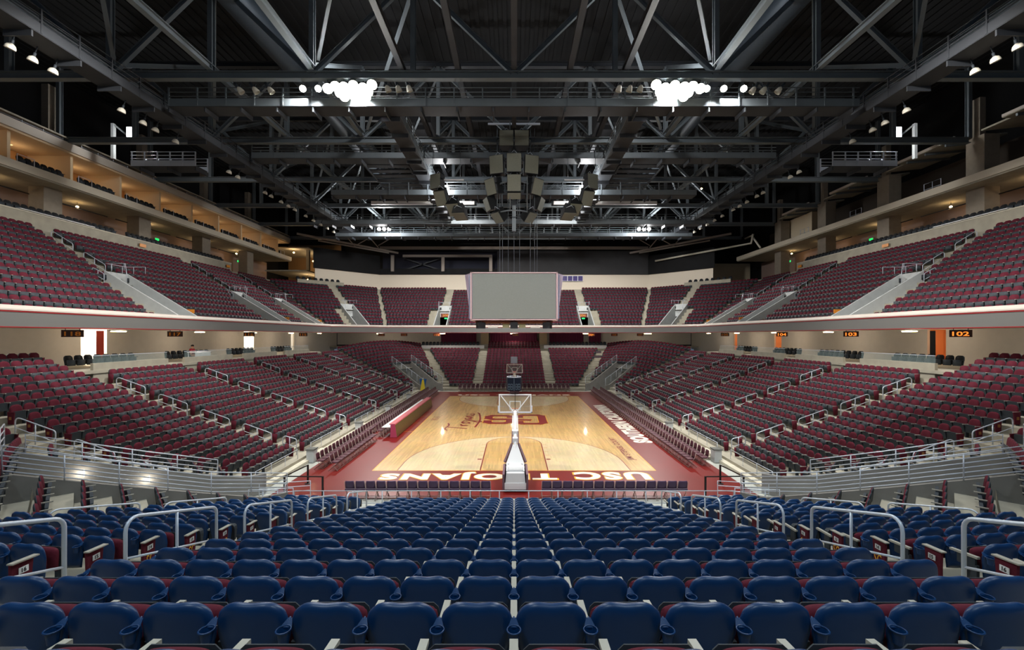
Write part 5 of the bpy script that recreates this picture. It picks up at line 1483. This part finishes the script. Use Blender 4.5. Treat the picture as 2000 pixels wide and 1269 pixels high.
for sx in (-1, 1):
    sd = 'left' if sx < 0 else 'right'
    catwalk((sx*8.6, 30.3, 22.6), (sx*8.6, 56.4, 22.2), 1.3, 'steel catwalk running lengthwise on the inner %s' % sd)
    catwalk((sx*24.2, 14, 22.3), (sx*24.2, 66, 22.3), 1.4, 'dark catwalk running lengthwise on the outer %s' % sd, m=M_steeld)
    catwalk((sx*27.6, 38.4, 22.0), (sx*33.2, 38.4, 22.0), 1.5, 'small lit maintenance platform hanging on the %s' % sd, m=M_alu, step=1.1)
    root = empty('work_light', (sx*33.4, 38.0, 25.0)); b = MB(); b.box((0, 0, 0), (0.75, 0.3, 0.95)); b.build('housing', M_white, root)
    b = MB(); b.box((0, -0.16, 0), (0.66, 0.02, 0.86)); b.build('lens', mat('lit_panel', (255, 255, 255), 0.5, emit=(240, 248, 255), es=4), root)
    tag(root, 'bright square work light over the %s platform' % sd, 'work light')
    b = MB(); b.bar((sx*35.4, 38.4, 22.9), (sx*35.4, 38.4, 26.0), 0.25); b.bar((sx*35.3, 38.4, 25.9), (sx*33.2, 38.4, 24.2), 0.12)
    tag(b.build('hanger_post', M_vom), 'pale hanger post beside the %s maintenance platform' % sd, 'post')
    # round reflectors, unlit, along the outer catwalk
    n = 0
    for j, y in enumerate([21.5, 22.5, 23.5, 27.6, 29.2, 30.2, 32.0, 38.0, 39.2, 43.5, 44.6, 46.5, 48, 49.4, 52, 54, 56, 58, 60]):
        n += 1
        root = empty('reflector_lamp', (sx*24.9, y, 21.6)); b = MB(); b.lathe((0, 0, 0), [(0.22, -0.13), (0.21, -0.03), (0.16, 0.08), (0.06, 0.15), (0, 0.16)], 16); b.build('reflector', M_off, root)
        b = MB(); b.lathe((0, 0, 0), [(0, -0.10), (0.21, -0.12)], 16); b.build('lens', mat('dim_lens', (180, 176, 160), 0.3), root)
        b = MB(); b.lathe((0, 0, 0.14), [(0.06, 0), (0.06, 0.2), (0, 0.21)], 10); b.tube([(0, 0, 0.3), (0, 0, 0.8)], 0.03, 5); b.build('ballast', M_char, root)
        root.rotation_euler = (0, sx*-0.35, 0)
        tag(root, 'unlit round white reflector lamp on the outer %s catwalk, %s from the camera' % (sd, ordn(n)), 'reflector lamp', 'round reflector lamps')
# burning floods
def flood(x, y, z, r, label, grp, aim=(0, 36, 0), lit=True):
    root = empty('flood_lamp', (x, y, z)); d = Vector((0-x*0.15, -1.0, -0.45)).normalized() if aim is None else (Vector(aim)-Vector((x, y, z))).normalized()
    root.rotation_mode = 'QUATERNION'; root.rotation_quaternion = d.to_track_quat('-Z', 'Y')
    b = MB(); b.lathe((0, 0, 0), [(r, -0.16), (r*0.98, -0.05), (r*0.7, 0.16), (r*0.25, 0.26), (0, 0.27)], 18); b.build('reflector', M_off, root)
    b = MB(); b.lathe((0, 0, -0.13), [(0, -0.03), (r*0.96, 0)], 18); b.build('lens', M_lamp if lit else M_glass, root)
    b = MB(); b.lathe((0, 0, 0.24), [(0.1, 0), (0.1, 0.3), (0, 0.31)], 10); b.build('ballast', M_char, root)
    up = root.rotation_quaternion.inverted() @ Vector((0, 0, 1)); top = 23.85-z if z > 23 or y < 30 else 1.2
    b = MB(); b.tube([(0, 0, 0.1), up*max(0.3, top)], 0.03, 5); b.build('yoke', M_char, root)
    tag(root, label, 'floodlight', grp)
for sx in (-1, 1):
    sd = 'left' if sx < 0 else 'right'; n = 0
    for (x, y, z) in ((-1.35, 0, 0.15), (-0.75, 0.1, 0), (-0.15, 0, 0.1), (0.45, 0, 0), (1.05, 0.1, 0.1), (1.5, 0, -0.1), (-0.9, 0.2, -0.5), (-0.2, 0.1, -0.55), (0.5, 0.2, -0.5), (-1.05, 0.15, -0.2), (-0.45, 0.2, -0.25), (0.15, 0.2, -0.3), (0.8, 0.2, -0.25)):  # closing entries are filler lamps, added to widen the group's glow
        n += 1
        flood(sx*(10.5+x), 28.0+y, 23.35+z, 0.31, 'burning white floodlight in the big near %s group, %s of thirteen' % (sd, ordn(n)), 'near %s burning floodlights' % sd, aim=(sx*4, 10, 2))
    for k, x in enumerate(((12.7, 13.7) if sx < 0 else (12.5, 13.6, 14.9))):
        flood(sx*x, 28.2, 23.35, 0.2, 'single burning floodlight outside the near %s group, %s one' % (sd, ordn(k+1)), 'outer burning floodlights', aim=(sx*5, 8, 3))
    for k, x in enumerate((16.0, 17.0, 18.0) if sx < 0 else (15.7, 16.4, 17.4)):
        flood(sx*x, 28.6, 23.4, 0.2, 'unlit flood at the outer %s end of the first catwalk, %s one' % (sd, ordn(k+1)), 'unlit floods', lit=False)
    for k, x in enumerate((6.9, 7.6, 8.3)):
        flood(sx*x, 28.6, 23.5, 0.2, 'unlit flood at the inner %s end of the first catwalk, %s one' % (sd, ordn(k+1)), 'unlit floods', lit=False)
    for k, x in enumerate((-0.7, 0.0, 0.7)):
        flood(sx*18.3+x, 61.2, 22.3, 0.24, 'burning floodlight in the far %s group, %s from the left' % (sd, ordn(k+1)), 'far burning floodlights', aim=(sx*6, 20, 4))
    flood(sx*7.0, 42.6, 22.2, 0.15, 'small burning floodlight above the %s side speakers' % sd, 'small floodlights', aim=(sx*2, 10, 4))
    # added lamps, unseen above the picture, to brighten the near end
    for k, (x, y) in enumerate(((12.0, 17.0), (9.0, 12.5), (14.0, 12.5), (5.0, 9.0), (6.0, -3.0))):
        flood(sx*x, y, 23.4 if y > 0 else 20.6, 0.3, 'added unseen floodlight high over the near %s seats, %s one' % (sd, ordn(k+1)), 'added overhead floodlights', aim=(sx*8, 22, 0))
root = empty('bulb_lamp', (16.6, 38.5, 20.3)); b = MB(); b.lathe((0, 0, 0), [(0, -0.1), (0.09, 0), (0, 0.1)], 12); b.build('bulb', M_lampw, root); b = MB(); b.tube([(0, 0, 0.05), (0, 0, 3.5)], 0.015, 5); b.build('stem', M_black, root)
tag(root, 'single warm bulb glowing high among the right roof steel', 'lamp')
# ducts
for sx in (-1, 1):
    sd = 'left' if sx < 0 else 'right'
    b = MB(); pts = [(sx*30, 14, 30), (sx*22, 20, 30), (sx*18.5, 27, 29.6), (sx*18, 36, 29.5), (sx*18, 70, 29.5)]
    tag(b.tube(pts, 1.0, 16).build('air_duct', mat('duct_metal', (66, 76, 86), 0.5, metal=0.3, noise=0.06)), 'big round air duct bending along the %s side of the roof' % sd, 'duct')
    b = MB(); b.box((sx*9.5, 45, 29.5), (2.4, 3.4, 2.0)); b.box((sx*9.5, 45, 28.3), (1.6, 2.4, 0.5)); tag(b.build('air_handler', M_dgrey), 'boxy grey air handler hanging in the roof on the %s' % sd, 'air handler')
# banners of slatted panels between inner catwalks
for sx in (-1, 1):
    o = MB()
    for k in range(9): o.box((sx*11.6, 40+k*1.25, 22.9), (4.4, 0.7, 0.1))
    o.bar((sx*9.6, 39.4, 22.75), (sx*9.6, 50.6, 22.75), 0.12); o.bar((sx*13.6, 39.4, 22.75), (sx*13.6, 50.6, 22.75), 0.12)
    tag(o.build('acoustic_panel', M_steeld), 'slatted dark ceiling panel beside the inner %s catwalk' % ('left' if sx < 0 else 'right'), 'panel')
# steelwork at the far end
for i, (z, y, m_, hw) in enumerate(((22.95, 77.8, 'pale_far_steel', 24), (24.8, 77.5, 'pale_far_steel', 34), (21.6, 78.2, 'pale_far_steel', 20))):
    o = MB().bar((-hw, y, z), (hw if i != 2 else -4, y, z), 0.3, 0.42 if i else 0.5).build('far_beam', mat('pale_far_steel', (150, 140, 132), 0.7))
    tag(o, 'pale horizontal steel beam across the far wall, %s' % ('middle one', 'highest one', 'lowest one')[i], 'beam')
for i, x in enumerate((-21.9, -12.8, -4.2)):
    o = MB().box((x, 78.4, 20.3), (0.55, 0.4, 2.9)).build('far_post', MATS['pale_far_steel']); tag(o, 'pale steel post on the far wall left of the scoreboard, %s from the left' % ordn(i+1), 'post', 'far wall posts')
o = MB().bar((-20.4, 80.6, 19.4), (-13.6, 80.6, 21.6), 0.22).bar((-20.4, 80.6, 21.6), (-13.6, 80.6, 19.4), 0.22).build('cross_brace', M_steeld); tag(o, 'dark steel cross brace between the posts of the far wall', 'brace')
for sx in (-1, 1):
    sd = 'left' if sx < 0 else 'right'
    root = empty('corner_truss', (sx*26, 73, 22.6))
    b = MB(); b.bar((sx*9, -3, 1.1), (-sx*5.5, 4, -0.7), 0.22, 0.3); b.bar((sx*6, -2, 0.2), (-sx*4, 3.4, -0.8), 0.2, 0.2); b.build('chord', MATS['pale_far_steel'], root)
    for k in range(4): b = MB(); b.bar((sx*(2.5-k*1.9), 0, 1.7 if k % 2 == 0 else -0.2), (sx*(1.0-k*1.9), 1.4, -0.3 if k % 2 == 0 else 1.2), 0.13); b.build('brace', MATS['pale_far_steel'], root)
    tag(root, 'pale sloping truss in the far %s roof corner' % sd, 'truss')
# white strips: light on the fourth truss's beam, put into the colour
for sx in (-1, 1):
    o = MB().box((sx*11.5, 54.8, 24.0), (13.0, 0.2, 0.42)).build('lit_edge_strip', M_white); tag(o, 'white strip painted as the light on a beam, on the %s of the speakers' % ('left' if sx < 0 else 'right'), 'beam')
# stair tower lights at the far left, pipe at the far right
for i, (x, y, z) in enumerate(((-38.0, 75, 21.6), (-36.5, 79, 20.8), (-36.0, 82, 20.4), (-37, 78, 17.3), (-36.3, 80, 17.4))):
    root = empty('bulb_lamp', (x, y, z)); b = MB(); b.lathe((0, 0, 0), [(0, -0.16), (0.16, 0), (0, 0.16)], 12); b.build('bulb', M_lampw, root); b = MB(); b.tube([(0, 0, 0.1), (0, 0, (22.1 if z > 20 else 18.2)-z)], 0.02, 5); b.build('stem', M_black, root)
    tag(root, 'warm lamp in the far left stair bay, %s from the top' % ordn(i+1), 'lamp', 'stair bay lamps')
    point((x+0.3, y-0.6, z-0.2), 90, (1.0, 0.7, 0.4), 0.15)
struct(MB().box((-38, 83.0, 20), (10, 0.3, 9)), 'wall_stair_bay_left', mat('stair_bay_wall', (150, 120, 84), 0.8))
struct(MB().box((38, 83.0, 18), (14, 0.3, 6)), 'wall_stair_bay_right', M_cream)
tag(MB().tube([(37.4, 66, 20.6), (37.2, 68, 22.9), (37.2, 70, 22.9)], 0.14, 8).tube([(25, 77, 20.5), (33, 70, 21.2), (36.8, 67.5, 21.6), (37.0, 67.3, 23)], 0.16, 8).build('pipe', M_off), 'white bent pipe under the far right roof corner', 'pipe')

for i, (x, y, z) in enumerate(((-15.85, 15.95, 2.27), (-14.55, 17.25, 1.62))):
    root = empty('wall_lamp', (x, y, z)); root.rotation_euler = (0, 0, -PI/4)
    b = MB(); b.box((0, 0, 0), (0.22, 0.10, 0.24)); b.build('diffuser', mat('wall_lamp_glow', (255, 250, 235), 0.5, emit=(255, 236, 205), es=10), root)
    b = MB(); b.box((0, 0.05, 0), (0.26, 0.03, 0.28)); b.build('backplate', M_alu, root)
    tag(root, 'bright square wall lamp inside the near left tunnel, %s one' % ('upper', 'lower')[i], 'wall lamp')
    point((x+0.2, y-0.25, z), 12, (1.0, 0.9, 0.75), 0.1)
for sx in (-1, 1):
    sd = 'left' if sx < 0 else 'right'
    for k in range(7):
        root = empty('tube_light', (sx*28.2, 15.0+8.0*k, 7.62)); b = MB(); b.tube([(0, -0.6, -0.03), (0, 0.6, -0.03)], 0.03, 8); b.build('tube', M_lampw, root)
        b = MB(); b.box((0, 0, 0.04), (0.16, 1.3, 0.08)); b.build('housing', M_white, root)
        tag(root, 'tube light under the %s deck edge, %s from the camera' % (sd, ordn(k+1)), 'tube light', 'tube lights under the deck')
    root = empty('tube_light', (sx*11.0, 66.9, 7.62)); b = MB(); b.tube([(-0.4, 0, -0.03), (0.4, 0, -0.03)], 0.04, 8); b.build('tube', M_lampw, root)
    b = MB(); b.box((0, 0, 0.04), (0.9, 0.2, 0.08)); b.build('housing', M_white, root)
    tag(root, 'tube light under the far deck edge, %s one' % sd, 'tube light', 'tube lights under the far deck')

for i, x in enumerate((-22.0, 0.0, 22.0)):  # tubes added for the extra light on far wall and curtains
    root = empty('tube_light', (x, 71.5, 7.62)); b = MB(); b.tube([(-0.6, 0, -0.03), (0.6, 0, -0.03)], 0.03, 8); b.build('tube', M_lampw, root)
    b = MB(); b.box((0, 0, 0.04), (1.3, 0.16, 0.08)); b.build('housing', M_white, root)
    tag(root, 'added tube light over the top rows of the far lower stand, %s one' % ('left', 'middle', 'right')[i], 'tube light', 'added tube lights at the far end')

for i, (y, z) in enumerate(((17.0, 24.3), (12.5, 24.3), (9.0, 24.3), (-3.0, 21.8))):  # added pipes that hold the unseen floods
    root = empty('added_lamp_bar', (0, y, z)); b = MB(); b.tube([(-17, 0, 0), (17, 0, 0)], 0.06, 8); b.build('pipe', M_steel, root)
    for x in (-15, -5, 5, 15): b = MB(); b.tube([(x, 0, 0), (x, 0, 32.9-z)], 0.03, 5); b.build('rod', M_steel, root)
    tag(root, 'added pipe carrying unseen floodlights over the near stand, %s nearest the court' % ordn(i+1), 'pipe')
for z, nm in ((18.3, 'lower'), (22.2, 'upper')):
    struct(MB().box((-38.6, 78.3, z), (7.2, 9.4, 0.2)), 'floor_stair_bay_%s' % nm, M_conc)
struct(MB().box((-35.6, 75.2, 20.2), (0.5, 0.5, 4.0)), 'column_stair_bay', M_conc)
